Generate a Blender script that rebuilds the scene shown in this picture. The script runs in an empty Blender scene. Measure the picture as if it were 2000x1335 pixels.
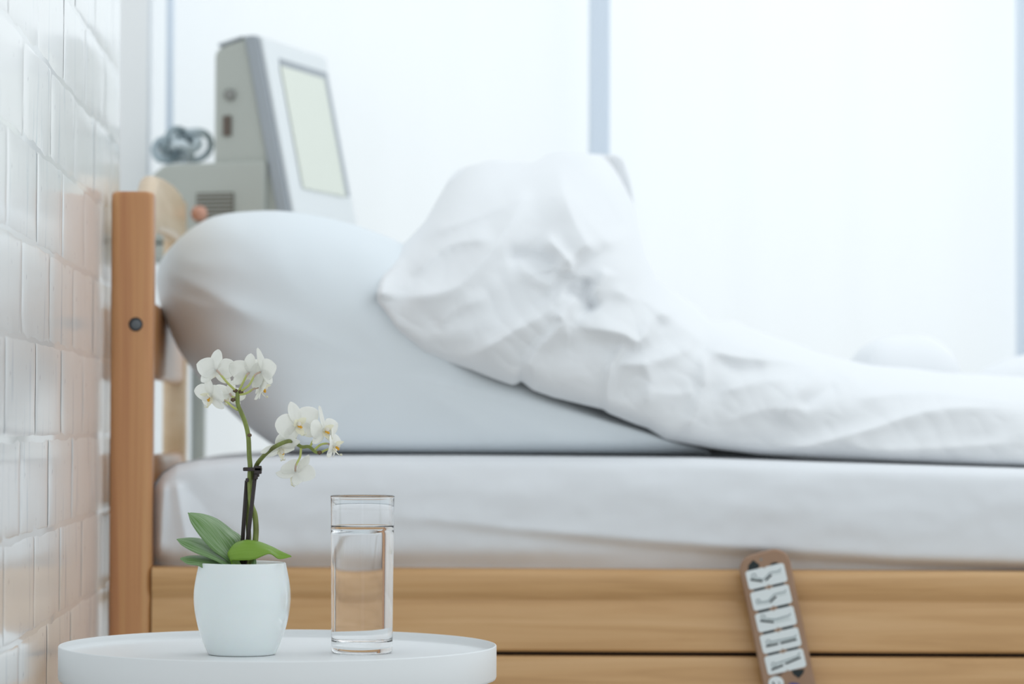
import bpy, bmesh, math, random
import numpy as np
from mathutils import Vector, Matrix, noise

random.seed(7)
S = bpy.context.scene
COL = S.collection
PI = math.pi

# ------------------------------------------------------------------ camera
F = 5833.0                       # focal length in pixels of the 2000 px wide frame (105 mm on 36 mm)
ZC = 0.62                        # camera height above the floor
FOCUS = 2.97
cam_d = bpy.data.cameras.new('camera')
cam_d.sensor_width = 36.0
cam_d.lens = F / 2000.0 * 36.0
cam_d.clip_start = 0.05
cam_d.dof.use_dof = True
cam_d.dof.focus_distance = FOCUS
cam_d.dof.aperture_fstop = 5.4
cam = bpy.data.objects.new('camera', cam_d)
COL.objects.link(cam)
yaw = math.atan(300.0 / F)       # the wall's vanishing point sits left of the middle
pitch = math.atan(162.0 / F)
roll = 0.0035
M = (Matrix.Rotation(-yaw, 4, 'Z') @ Matrix.Rotation(PI / 2 + pitch, 4, 'X') @ Matrix.Rotation(roll, 4, 'Z'))
cam.matrix_world = Matrix.Translation((0, 0, ZC)) @ M
S.camera = cam
R3 = M.to_3x3()


def P(px, py, D):
    """the place in the room, D metres in front of the camera's wall-parallel plane, seen at this spot of the photo"""
    d = R3 @ Vector(((px - 1000.0) / F, -(py - 667.5) / F, -1.0))
    k = D / d.y
    return Vector((d.x * k, D, ZC + d.z * k))


# ------------------------------------------------------------------ light
S.view_settings.view_transform = 'Standard'
S.view_settings.look = 'None'
S.view_settings.gamma = 1.0
S.view_settings.use_curve_mapping = False
S.view_settings.exposure = 0.0
w = bpy.data.worlds.new('world')
S.world = w
w.use_nodes = True
bg = w.node_tree.nodes['Background']
bg.inputs[0].default_value = (0.90, 0.965, 1.0, 1)
bg.inputs[1].default_value = 0.98


def area(name, loc, target, sx, sy, power, color=(1, 1, 1)):
    l = bpy.data.lights.new(name, 'AREA')
    l.shape = 'RECTANGLE'; l.size = sx; l.size_y = sy; l.energy = power; l.color = color
    o = bpy.data.objects.new(name, l)
    COL.objects.link(o)
    o.location = loc
    o.rotation_euler = (Vector(target) - Vector(loc)).to_track_quat('-Z', 'Y').to_euler()
    return o


# soft daylight from the window side, falling down onto the bed
area('window_daylight', (1.3, 4.55, 2.5), (0.6, 3.95, 0.55), 2.6, 1.0, 14, (0.95, 0.98, 1.0))
# daylight outside, behind the sheer curtains
area('outdoor_daylight', (1.1, 6.3, 1.5), (1.1, 4.7, 1.3), 5.0, 3.0, 19, (0.95, 0.98, 1.0))


# ------------------------------------------------------------------ materials
def mat(name, col, rough=0.5, spec=0.5, metal=0.0, trans=0.0, ior=1.45, coat=0.0):
    m = bpy.data.materials.new(name)
    m.use_nodes = True
    b = m.node_tree.nodes['Principled BSDF']
    b.inputs['Base Color'].default_value = (*col, 1)
    b.inputs['Roughness'].default_value = rough
    b.inputs['Specular IOR Level'].default_value = spec
    b.inputs['Metallic'].default_value = metal
    b.inputs['Transmission Weight'].default_value = trans
    b.inputs['IOR'].default_value = ior
    b.inputs['Coat Weight'].default_value = coat
    return m


def nodes(m):
    nt = m.node_tree
    return nt, nt.nodes['Principled BSDF'], nt.nodes['Material Output']


def noise_bump(m, scale=60, strength=0.2, dist=0.002, detail=4, stretch=(1, 1, 1), coord='Object'):
    nt, b, out = nodes(m)
    tc = nt.nodes.new('ShaderNodeTexCoord'); mp = nt.nodes.new('ShaderNodeMapping')
    mp.inputs['Scale'].default_value = stretch
    n = nt.nodes.new('ShaderNodeTexNoise'); n.inputs['Scale'].default_value = scale; n.inputs['Detail'].default_value = detail
    bp = nt.nodes.new('ShaderNodeBump'); bp.inputs['Strength'].default_value = strength; bp.inputs['Distance'].default_value = dist
    nt.links.new(tc.outputs[coord], mp.inputs[0]); nt.links.new(mp.outputs[0], n.inputs[0])
    nt.links.new(n.outputs[0], bp.inputs['Height']); nt.links.new(bp.outputs[0], b.inputs['Normal'])
    return n


def ramp_color(m, stops, scale, stretch, detail=4, distort=0.0, rough=0.5):
    nt, b, out = nodes(m)
    tc = nt.nodes.new('ShaderNodeTexCoord'); mp = nt.nodes.new('ShaderNodeMapping')
    mp.inputs['Scale'].default_value = stretch
    n = nt.nodes.new('ShaderNodeTexNoise'); n.inputs['Scale'].default_value = scale
    n.inputs['Detail'].default_value = detail; n.inputs['Distortion'].default_value = distort
    n.inputs['Roughness'].default_value = rough
    r = nt.nodes.new('ShaderNodeValToRGB')
    e = r.color_ramp.elements
    e[0].position = stops[0][0]; e[0].color = (*stops[0][1], 1)
    e[1].position = stops[-1][0]; e[1].color = (*stops[-1][1], 1)
    for p_, c_ in stops[1:-1]:
        k = e.new(p_); k.color = (*c_, 1)
    nt.links.new(tc.outputs['Object'], mp.inputs[0]); nt.links.new(mp.outputs[0], n.inputs[0])
    nt.links.new(n.outputs[0], r.inputs[0]); nt.links.new(r.outputs[0], b.inputs['Base Color'])
    return r


def translucent_mix(m, fac, col):
    nt, b, out = nodes(m)
    t = nt.nodes.new('ShaderNodeBsdfTranslucent'); t.inputs[0].default_value = (*col, 1)
    x = nt.nodes.new('ShaderNodeMixShader'); x.inputs[0].default_value = fac
    nt.links.new(b.outputs[0], x.inputs[1]); nt.links.new(t.outputs[0], x.inputs[2])
    nt.links.new(x.outputs[0], out.inputs[0])
    return t


M_paint = mat('white_brick_paint', (0.93, 0.94, 0.94), 0.24, 0.6, coat=0.6)
M_paint.node_tree.nodes['Principled BSDF'].inputs['Coat IOR'].default_value = 1.55
M_paint.node_tree.nodes['Principled BSDF'].inputs['Coat Roughness'].default_value = 0.115
n = noise_bump(M_paint, 130, 0.10, 0.0004, 5)
nt, b, out = nodes(M_paint)
# sparse dark pits and chips in the paint
tc = nt.nodes.new('ShaderNodeTexCoord')
n2 = nt.nodes.new('ShaderNodeTexNoise'); n2.inputs['Scale'].default_value = 38; n2.inputs['Detail'].default_value = 5
r2 = nt.nodes.new('ShaderNodeValToRGB')
r2.color_ramp.elements[0].position = 0.70; r2.color_ramp.elements[0].color = (0.94, 0.945, 0.945, 1)
r2.color_ramp.elements[1].position = 0.76; r2.color_ramp.elements[1].color = (0.42, 0.45, 0.47, 1)
nt.links.new(tc.outputs['Object'], n2.inputs[0]); nt.links.new(n2.outputs[0], r2.inputs[0]); 
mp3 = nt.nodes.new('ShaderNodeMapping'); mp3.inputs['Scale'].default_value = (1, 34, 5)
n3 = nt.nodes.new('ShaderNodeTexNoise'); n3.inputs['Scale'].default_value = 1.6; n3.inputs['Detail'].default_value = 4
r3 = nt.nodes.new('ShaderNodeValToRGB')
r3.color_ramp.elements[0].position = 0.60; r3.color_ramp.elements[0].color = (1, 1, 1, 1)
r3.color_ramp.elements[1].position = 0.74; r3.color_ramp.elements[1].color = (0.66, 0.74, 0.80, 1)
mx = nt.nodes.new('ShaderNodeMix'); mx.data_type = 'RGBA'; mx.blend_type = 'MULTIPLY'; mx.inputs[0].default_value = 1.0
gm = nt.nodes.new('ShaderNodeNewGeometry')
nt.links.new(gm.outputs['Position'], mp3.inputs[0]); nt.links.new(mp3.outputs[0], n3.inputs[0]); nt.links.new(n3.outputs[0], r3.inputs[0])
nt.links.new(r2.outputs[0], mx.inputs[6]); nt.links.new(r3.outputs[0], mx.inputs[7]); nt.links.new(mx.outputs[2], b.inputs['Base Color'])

M_mortar = mat('white_painted_mortar', (0.88, 0.895, 0.90), 0.22, coat=0.6)
noise_bump(M_mortar, 80, 0.08, 0.001, 6)

M_frame = mat('window_frame_blue_white', (0.72, 0.80, 0.90), 0.4)
M_floor = mat('pale_floor', (0.55, 0.53, 0.50), 0.4)
noise_bump(M_floor, 20, 0.1, 0.001)

M_sheer = mat('sheer_white_curtain', (0.93, 0.95, 0.96), 0.9, 0.1)
noise_bump(M_sheer, 400, 0.1, 0.0005)
translucent_mix(M_sheer, 0.55, (0.96, 0.975, 0.98))


def wood(name, dark, mid, light, scale, stretch, coat=0.25, rough=0.32):
    m = mat(name, mid, rough, 0.5, coat=coat)
    ramp_color(m, [(0.28, dark), (0.5, mid), (0.72, light)], scale, stretch, 5, 0.6, 0.55)
    m.node_tree.nodes['Principled BSDF'].inputs['Coat Roughness'].default_value = 0.25
    return m


M_rail = wood('beech_rail', (0.50, 0.275, 0.105), (0.62, 0.36, 0.155), (0.70, 0.435, 0.21), 7.0, (0.35, 3, 7))
M_post = wood('beech_post', (0.44, 0.175, 0.07), (0.57, 0.275, 0.11), (0.62, 0.35, 0.14), 9.0, (6, 6, 0.16))
M_crest = wood('pale_beech_board', (0.60, 0.42, 0.24), (0.70, 0.52, 0.33), (0.78, 0.62, 0.44), 6.0, (2, 0.3, 4))
M_dark = mat('painted_gap_shade', (0.05, 0.03, 0.02), 0.8)
M_bolt = mat('dark_steel_bolt', (0.02, 0.02, 0.025), 0.45, 0.4, 0.0)
M_bolt_in = mat('bolt_face', (0.12, 0.13, 0.14), 0.4, 0.5, 0.2)

def fabric(name, col, sc=900):
    m = mat(name, col, 0.85, 0.15)
    m.node_tree.nodes['Principled BSDF'].inputs['Sheen Weight'].default_value = 0.15
    noise_bump(m, sc, 0.12, 0.0006, 2)
    return m


M_sheet = fabric('white_cotton_sheet', (0.83, 0.85, 0.88))
M_pillow = fabric('pale_blue_white_pillowcase', (0.80, 0.85, 0.885))
M_duvet = fabric('white_duvet_cotton', (0.86, 0.875, 0.895))

M_ceram = mat('white_glazed_ceramic', (0.86, 0.89, 0.885), 0.12, 0.5, coat=0.4)
M_ceram.node_tree.nodes['Principled BSDF'].inputs['Subsurface Weight'].default_value = 0.1
M_tray = mat('white_powder_coat', (0.83, 0.85, 0.86), 0.38, 0.4)
noise_bump(M_tray, 500, 0.05, 0.0003)
M_bark = mat('dark_bark_mix', (0.07, 0.045, 0.03), 0.9)
M_glass = mat('clear_glass', (1, 1, 1), 0.0, 0.5, trans=1.0, ior=1.48)
M_water = mat('water', (1, 1, 1), 0.0, 0.5, trans=1.0, ior=1.333)
M_wet = bpy.data.materials.new('water_against_glass'); M_wet.use_nodes = True
nt = M_wet.node_tree; nt.nodes.clear()
_g = nt.nodes.new('ShaderNodeBsdfGlass'); _g.inputs['Roughness'].default_value = 0.0; _g.inputs['IOR'].default_value = 1.333 / 1.48
_o = nt.nodes.new('ShaderNodeOutputMaterial'); nt.links.new(_g.outputs[0], _o.inputs[0])
M_stem = mat('green_stem', (0.20, 0.25, 0.06), 0.45)
ramp_color(M_stem, [(0.35, (0.12, 0.13, 0.035)), (0.6, (0.24, 0.30, 0.075))], 60, (1, 1, 0.5))
M_pedi = mat('pale_green_pedicel', (0.52, 0.56, 0.18), 0.45)
M_pink = mat('pinkish_pedicel_tip', (0.56, 0.42, 0.34), 0.5)
M_stake = mat('dark_brown_stake', (0.035, 0.025, 0.024), 0.45)
M_petal = mat('white_petal', (0.97, 0.97, 0.95), 0.55, 0.3)
translucent_mix(M_petal, 0.42, (0.99, 0.99, 0.94))
M_lip = mat('cream_lip', (0.93, 0.91, 0.76), 0.5, 0.3)
translucent_mix(M_lip, 0.3, (0.95, 0.92, 0.7))
M_callus = mat('orange_yellow_callus', (0.80, 0.42, 0.03), 0.5)


def leafmat(name, c1, c2, tr, trc):
    m = mat(name, c1, 0.33, 0.5)
    nt, b, out = nodes(m)
    at = nt.nodes.new('ShaderNodeUVMap')
    mp = nt.nodes.new('ShaderNodeMapping'); mp.inputs['Scale'].default_value = (1.2, 34, 1)
    n = nt.nodes.new('ShaderNodeTexNoise'); n.inputs['Scale'].default_value = 1.6; n.inputs['Detail'].default_value = 3
    r = nt.nodes.new('ShaderNodeValToRGB')
    r.color_ramp.elements[0].position = 0.38; r.color_ramp.elements[0].color = (*c1, 1)
    r.color_ramp.elements[1].position = 0.66; r.color_ramp.elements[1].color = (*c2, 1)
    nt.links.new(at.outputs[0], mp.inputs[0]); nt.links.new(mp.outputs[0], n.inputs[0])
    nt.links.new(n.outputs[0], r.inputs[0]); nt.links.new(r.outputs[0], b.inputs['Base Color'])
    bp = nt.nodes.new('ShaderNodeBump'); bp.inputs['Strength'].default_value = 0.25; bp.inputs['Distance'].default_value = 0.0006
    nt.links.new(n.outputs[0], bp.inputs['Height']); nt.links.new(bp.outputs[0], b.inputs['Normal'])
    translucent_mix(m, tr, trc)
    return m


M_leaf = leafmat('green_leaf', (0.13, 0.27, 0.06), (0.40, 0.54, 0.33), 0.18, (0.25, 0.45, 0.05))  # second tone: pale stripes, with the glossy sheen put into the colour
M_leaf2 = leafmat('bright_green_leaf', (0.24, 0.42, 0.05), (0.31, 0.50, 0.08), 0.3, (0.45, 0.7, 0.08))

M_hand = mat('brown_plastic', (0.37, 0.215, 0.13), 0.5, 0.4)
ramp_color(M_hand, [(0.3, (0.33, 0.195, 0.12)), (0.7, (0.39, 0.25, 0.17))], 12, (1, 1, 1))
M_key = mat('white_key_film', (0.80, 0.85, 0.86), 0.45)
M_black = mat('black_print', (0.012, 0.02, 0.022), 0.5)
M_grey = mat('grey_print', (0.22, 0.28, 0.29), 0.5)
M_lgrey = mat('light_grey_print', (0.60, 0.66, 0.66), 0.5)
M_violet = mat('violet_print', (0.12, 0.09, 0.25), 0.5)

M_case = mat('grey_green_plastic', (0.46, 0.48, 0.44), 0.5)
M_bezel = mat('blue_grey_plastic', (0.36, 0.39, 0.42), 0.45)
M_wbez = mat('white_plastic', (0.80, 0.83, 0.84), 0.4)
M_screen = mat('unlit_pale_screen', (0.76, 0.79, 0.70), 0.25)
M_vent = mat('dark_vent', (0.16, 0.145, 0.12), 0.7)
M_port = mat('dark_port', (0.13, 0.10, 0.08), 0.6)
M_cable = mat('blue_grey_cable', (0.34, 0.42, 0.46), 0.4)
M_cable2 = mat('pale_cable', (0.66, 0.74, 0.78), 0.4)
M_knob = mat('grey_knob', (0.28, 0.28, 0.26), 0.5)


# ------------------------------------------------------------------ mesh helpers
def obj(name, verts, faces, m, parent=None, smooth=True, origin=None, uv=None):
    me = bpy.data.meshes.new(name)
    o = bpy.data.objects.new(name, me)
    COL.objects.link(o)
    off = Vector((0, 0, 0))
    if parent is not None:
        o.parent = parent
        q = parent
        while q is not None:
            off += q.location
            q = q.parent
    elif origin is not None:
        o.location = origin
        off = Vector(origin)
    me.from_pydata([Vector(v) - off for v in verts], [], faces)
    me.materials.append(m)
    if uv is not None:
        l = me.uv_layers.new(name='UVMap')
        for i, lp in enumerate(me.loops):
            l.data[i].uv = uv[lp.vertex_index]
    if smooth:
        me.polygons.foreach_set('use_smooth', [True] * len(me.polygons))
    me.update()
    return o


def thing(name, label, cat, loc, group=None):
    o = bpy.data.objects.new(name, None)
    COL.objects.link(o)
    o.location = loc
    o.empty_display_size = 0.05
    o['label'] = label; o['category'] = cat
    if group: o['group'] = group
    return o


def tag(o, label=None, cat=None, group=None, kind=None):
    if label: o['label'] = label
    if cat: o['category'] = cat
    if group: o['group'] = group
    if kind: o['kind'] = kind
    return o


def rbox(lo, hi, r=0.004, seg=3, jit=0.0, rnd=random):
    bm = bmesh.new()
    bmesh.ops.create_cube(bm, size=1.0)
    lo = Vector(lo); hi = Vector(hi)
    c = (lo + hi) / 2; s = hi - lo
    for v in bm.verts:
        v.co = Vector((c.x + v.co.x * s.x, c.y + v.co.y * s.y, c.z + v.co.z * s.z))
    if r > 0:
        bmesh.ops.bevel(bm, geom=bm.edges[:], offset=min(r, min(s) * 0.49), segments=seg, profile=0.5, affect='EDGES')
    if jit:
        for v in bm.verts:
            v.co += Vector((rnd.uniform(-jit, jit), rnd.uniform(-jit, jit), rnd.uniform(-jit, jit)))
    bm.verts.ensure_lookup_table()
    vs = [v.co.copy() for v in bm.verts]; fs = [[v.index for v in f.verts] for f in bm.faces]
    bm.free()
    return vs, fs


def join(parts):
    V = []; Fc = []
    for v, f in parts:
        n0 = len(V); V += list(v); Fc += [[i + n0 for i in q] for q in f]
    return V, Fc


def bevobj(o, wdt, seg=2):
    md = o.modifiers.new('bevel', 'BEVEL'); md.width = wdt; md.segments = seg; md.limit_method = 'ANGLE'
    return o


def frame_tube(pts, radii, seg=10, cap=True, flat=None):
    pts = [Vector(p) for p in pts]
    n_ = len(pts)
    if not hasattr(radii, '__len__'): radii = [radii] * n_
    V = []; Fc = []
    t0 = (pts[1] - pts[0]).normalized()
    up = Vector((0, 1, 0)) if abs(t0.y) < 0.9 else Vector((1, 0, 0))
    side = t0.cross(up).normalized()
    for i, p in enumerate(pts):
        t = (pts[min(i + 1, n_ - 1)] - pts[max(i - 1, 0)]).normalized()
        side = (side - t * side.dot(t)).normalized()
        u2 = t.cross(side)
        for k in range(seg):
            a = 2 * PI * k / seg
            V.append(p + (math.cos(a) * side + math.sin(a) * u2) * float(radii[i]))
    for i in range(n_ - 1):
        for k in range(seg):
            a = i * seg + k; b_ = i * seg + (k + 1) % seg
            Fc.append([a, b_, b_ + seg, a + seg])
    if cap:
        Fc.append(list(range(seg))[::-1]); Fc.append([(n_ - 1) * seg + k for k in range(seg)])
    return V, Fc


def smooth_path(pts, n_=8):
    pts = [Vector(p) for p in pts]
    q = [pts[0] * 2 - pts[1]] + pts + [pts[-1] * 2 - pts[-2]]
    out_ = []
    for i in range(1, len(q) - 2):
        for k in range(n_):
            t = k / n_
            a, b_, c, d = q[i - 1], q[i], q[i + 1], q[i + 2]
            out_.append(0.5 * ((2 * b_) + (c - a) * t + (2 * a - 5 * b_ + 4 * c - d) * t * t + (3 * b_ - a - 3 * c + d) * t ** 3))
    out_.append(pts[-1])
    return out_


def lathe(profile, c, seg=96):
    """profile [(r,z)], closed at r==0 ends"""
    V = []; Fc = []; rows = []
    for r, z in profile:
        if r < 1e-6:
            rows.append([len(V)]); V.append(Vector((c[0], c[1], c[2] + z)))
        else:
            rows.append(list(range(len(V), len(V) + seg)))
            for k in range(seg):
                a = 2 * PI * k / seg
                V.append(Vector((c[0] + r * math.cos(a), c[1] + r * math.sin(a), c[2] + z)))
    for A, B in zip(rows[:-1], rows[1:]):
        for k in range(seg):
            k2 = (k + 1) % seg
            if len(A) == 1 and len(B) == 1: continue
            if len(A) == 1: Fc.append([A[0], B[k2], B[k]])
            elif len(B) == 1: Fc.append([A[k], A[k2], B[0]])
            else: Fc.append([A[k], A[k2], B[k2], B[k]])
    return V, Fc


def arc(cx, cz, r, a0, a1, n_=6):
    return [(cx + r * math.cos(math.radians(a0 + (a1 - a0) * i / n_)), cz + r * math.sin(math.radians(a0 + (a1 - a0) * i / n_))) for i in range(n_ + 1)]


def prism(poly, vec):
    """poly: 3D points, extruded along vec"""
    n_ = len(poly)
    V = [Vector(p) for p in poly] + [Vector(p) + Vector(vec) for p in poly]
    Fc = [list(range(n_))[::-1], list(range(n_, 2 * n_))]
    for i in range(n_):
        j = (i + 1) % n_
        Fc.append([i, j, j + n_, i + n_])
    return V, Fc


def grid_faces(nu, nv, closeu=False):
    Fc = []
    for i in range(nu - (0 if closeu else 1)):
        for j in range(nv - 1):
            i2 = (i + 1) % nu
            Fc.append([i * nv + j, i2 * nv + j, i2 * nv + j + 1, i * nv + j + 1])
    return Fc


# ------------------------------------------------------------------ the room
XW = -0.313                                   # face of the left wall
YW = 3.92                                     # the brick wall ends here and the niche of the window begins
YB = 4.86                                     # window wall
v, f = rbox((XW - 0.20, -1.0, 0.0), (XW - 0.0004, YW, 2.6), 0)
wall = tag(obj('wall_left', v, f, M_mortar, None, False), kind='structure')
# painted bricks, one by one, over the stretch of wall the view takes in
CH, BL = 0.0935, 0.25
meshes = []
for k in range(9):
    rnd = random.Random(k)
    h = CH - 0.004; L = BL - 0.004
    ty = [-0.5, -0.476] + list(np.linspace(-0.43, 0.43, 7)) + [0.476, 0.5]
    tz = [-0.5, -0.465, -0.25, 0.0, 0.25, 0.465, 0.5]
    Vb = []
    for iy, y_ in enumerate(ty):
        for iz, z_ in enumerate(tz):
            ring_ = iy in (0, len(ty) - 1) or iz in (0, len(tz) - 1)
            q = Vector((y_ * 4 + k * 7, z_ * 2, k * 3.1))
            x_ = (-0.0008 if iz in (0, len(tz) - 1) else (-0.00045 if ring_ else 0.0)) + 0.00012 * noise.noise(q * 1.1)
            if not ring_ and (iy in (1, len(ty) - 2) or iz in (1, len(tz) - 2)): x_ -= 0.0001 + 0.0010 * max(0.0, noise.noise(q * 3) - 0.1)
            Vb.append((x_, float(y_) * L + 0.0045 * noise.noise(Vector((y_ * 6 + k, z_ * 9, 4.0))), z_ * h + 0.0035 * noise.noise(q * 3 + Vector((0, 9, 0)))))
    me = bpy.data.meshes.new('brick')
    me.from_pydata(Vb, [], [f_[::-1] for f_ in grid_faces(len(ty), len(tz))][::1])
    me.materials.append(M_paint)
    me.polygons.foreach_set('use_smooth', [True] * len(me.polygons))
    meshes.append(me)
for r_ in range(15):
    for c_ in range(9):
        z_ = 0.045 + CH * (r_ + 0.5)
        y_ = YW - BL * (c_ + 0.5) + (BL / 2 if r_ % 2 else 0)
        half = y_ + BL / 2 > YW + 0.01
        o = bpy.data.objects.new('brick', random.choice(meshes))
        COL.objects.link(o); o.parent = wall
        if half: y_ = YW - BL / 4; o.scale = (1, 0.5, 1)
        o.location = (XW + random.uniform(0.0001, 0.0004), y_, z_)
        o.rotation_euler = (random.uniform(-0.006, 0.006), 0, random.uniform(-0.0012, 0.0012))

v, f = rbox((-1.5, -1.0, -0.05), (3.2, YB + 0.9, 0.0), 0)
tag(obj('floor', v, f, M_floor, None, False), kind='structure')


def xb(px, D=YB): return P(px, 800, D).x


M_plaster = mat('white_plaster', (0.92, 0.93, 0.935), 0.5)
noise_bump(M_plaster, 30, 0.1, 0.001)
v, f = rbox((-1.42, YB - 0.03, 0.0), (xb(287), YB + 0.10, 2.6), 0.002)
tag(obj('wall_back', v, f, M_plaster, None, False), kind='structure')


# window frame: bluish white posts and head rail
win = bpy.data.objects.new('window_1', None); COL.objects.link(win); win.location = (xb(1100), YB, 0); win['kind'] = 'structure'
for a_, b_ in ((321, 334), (1150, 1188), (1991, 2035)):
    v, f = rbox((xb(a_), YB - 0.02, 0.0), (xb(b_), YB + 0.03, 2.45), 0.003)
    obj('window_post', v, f, M_frame, win, False)
v, f = rbox((xb(288), YB - 0.02, 2.40), (3.0, YB + 0.03, 2.5), 0.003)
obj('head_rail', v, f, M_frame, win, False)


def curtain(x0, x1, y0, label, ph):
    nu = max(30, int((x1 - x0) * 160)); nv = 14
    V = []
    for i in range(nu):
        u = i / (nu - 1)
        for j in range(nv):
            q = j / (nv - 1)
            x_ = x0 + (x1 - x0) * u
            a_ = 0.004 * math.sin(x_ * 31 + ph + 0.3 * q) + 0.002 * math.sin(x_ * 67 + 2 * ph + 0.4 * q) + 0.004 * noise.noise(Vector((x_ * 9, q * 2, ph)))
            V.append((x_, y0 + a_, 0.02 + 2.4 * q))
    o = obj('sheer_curtain', V, grid_faces(nu, nv), M_sheer)
    return tag(o, label, 'curtain', 'sheer curtains along the window wall')


curtain(xb(288), xb(328), YB + 0.07, 'narrow strip of sheer white curtain between the plaster wall and the first window post', 0.3)
curtain(xb(328), xb(1169), YB + 0.07, 'wide sheer white curtain behind the grey monitor, left of the blue window post', 1.1)
curtain(xb(1169), xb(2013), YB + 0.07, 'wide sheer white curtain to the right of the blue window post', 2.2)
curtain(xb(2013), xb(2013) + 0.66, YB + 0.07, 'sheer white curtain beyond the right edge window post', 3.3)

# ------------------------------------------------------------------ bed
DB = 3.70                                     # front plane of the bed
zt = lambda py, D=DB: P(600, py, D).z


def X(px, D=DB): return P(px, 900, D).x


TILT = 0.0045                                 # the bed base dips a little to the foot
bed = thing('bed', 'beech wood bed with tall headboard post, standing against the white brick wall', 'bed', (X(257), DB, 0))


def tilt(V, on=True):
    x0 = X(257)
    return [Vector((q[0], q[1], q[2] - TILT * (q[0] - x0))) for q in V]


RX1 = 1.80
# side rail: profile (y, z) swept along x
def rail_profile(name, prof, x0, x1, m, label=None):
    V = []
    nseg = 24
    for i in range(nseg + 1):
        x_ = x0 + (x1 - x0) * i / nseg
        for y_, z_ in prof: V.append(Vector((x_, y_, z_)))
    n_ = len(prof)
    Fc = []
    for i in range(nseg):
        for k in range(n_):
            k2 = (k + 1) % n_
            Fc.append([i * n_ + k, (i + 1) * n_ + k, (i + 1) * n_ + k2, i * n_ + k2])
    Fc.append(list(range(n_))); Fc.append([nseg * n_ + k for k in range(n_)][::-1])
    o = obj(name, tilt(V), Fc, m, bed, True)
    md = o.modifiers.new('b', 'EDGE_SPLIT'); md.split_angle = math.radians(35)
    return o


z0, z1, z2, z3 = zt(1106), zt(1162), zt(1267), zt(1276)
yf = DB - 0.012
prof = ([(yf + 0.045, z0)] + arc(yf + 0.010, z0 - 0.010, 0.010, 90, 180, 6) +
        [(yf, z1 + 0.010)] + [(yf + 0.0015, z1 + 0.005), (yf + 0.0045, z1 + 0.001), (yf + 0.006, z1 - 0.003)] +
        [(yf + 0.004, z1 - 0.010), (yf + 0.003, z1 - 0.016)] +
        [(yf + 0.003, z2 + 0.003), (yf + 0.006, z2), (yf + 0.045, z2)])
rx0 = X(299)
rail_profile('side_rail', prof, rx0, RX1, M_rail)
v, f = rbox((rx0, yf + 0.024, z2 - 0.08), (RX1, yf + 0.040, z2 + 0.01), 0)
obj('gap_shade_strip', tilt(v), f, M_dark, bed, False)  # added near-black strip: the shade of the slot is put into its colour
prof2 = ([(yf + 0.022, z3)] + arc(yf + 0.005, z3 - 0.003, 0.003, 90, 180, 4) + [(yf + 0.002, z3 - 0.17), (yf + 0.022, z3 - 0.17)])
rail_profile('drawer_front', prof2, rx0, RX1, M_rail)
# headboard posts
def post(D, x0, x1, m, label=None):
    zt_ = zt(377)
    prof_ = []
    cx, cy = (x0 + x1) / 2, D + (x1 - x0) / 2
    hw = (x1 - x0) / 2; r = 0.013
    ring = []
    for (sx, sy, a0) in ((1, -1, -90), (1, 1, 0), (-1, 1, 90), (-1, -1, 180)):
        for i in range(7):
            a = math.radians(a0 + 15 * i)
            ring.append((sx * (hw - r) + r * math.cos(a), sy * (hw - r) + r * math.sin(a)))
    V = []; n_ = len(ring)
    levels = [(0.0, 1.0), (0.2, 1), (0.5, 1), (zt_ - 0.006, 1.0), (zt_ - 0.003, 0.985), (zt_ - 0.001, 0.95), (zt_, 0.88)]
    for z_, s_ in levels:
        for a, b_ in ring: V.append(Vector((cx + a * s_, cy + b_ * s_, z_)))
    Fc = []
    for i in range(len(levels) - 1):
        for k in range(n_):
            k2 = (k + 1) % n_
            Fc.append([i * n_ + k, i * n_ + k2, (i + 1) * n_ + k2, (i + 1) * n_ + k])
    Fc.append([(len(levels) - 1) * n_ + k for k in range(n_)]); Fc.append(list(range(n_))[::-1])
    o = obj('headboard_post', V, Fc, m, bed, True)
    md = o.modifiers.new('b', 'EDGE_SPLIT'); md.split_angle = math.radians(40)
    return o, cx, cy


pst, pcx, pcy = post(DB - 0.012, X(214.5), X(298), M_post)
post(4.49, X(214.5) + 0.012, X(298) - 0.004, M_crest)
# bolt in the front post: sleeve and recessed head
bc = P(265, 633, DB - 0.012)
def ydisc(c, r0, r1, y0, y1, seg=40):
    V = []; Fc = []
    rings = [(0.0001, y0), (r0, y0), (r1, y1)]
    for r, y_ in rings:
        for k in range(seg):
            a = 2 * PI * k / seg
            V.append(Vector((c.x + r * math.cos(a), y_, c.z + r * math.sin(a))))
    for i in range(len(rings) - 1):
        for k in range(seg):
            k2 = (k + 1) % seg
            Fc.append([i * seg + k, i * seg + k2, (i + 1) * seg + k2, (i + 1) * seg + k])
    return V, Fc
v, f = ydisc(bc, 0.0085, 0.0092, bc.y - 0.0008, bc.y + 0.004)
bo = tag(obj('bolt_sleeve', v, f, M_bolt, bed), 'dark steel bolt sleeve in the headboard post')
v, f = ydisc(bc + Vector((0.0005, 0, -0.0005)), 0.0058, 0.0062, bc.y - 0.0018, bc.y - 0.0008)
obj('bolt_head', v, f, M_bolt_in, bo)

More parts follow.
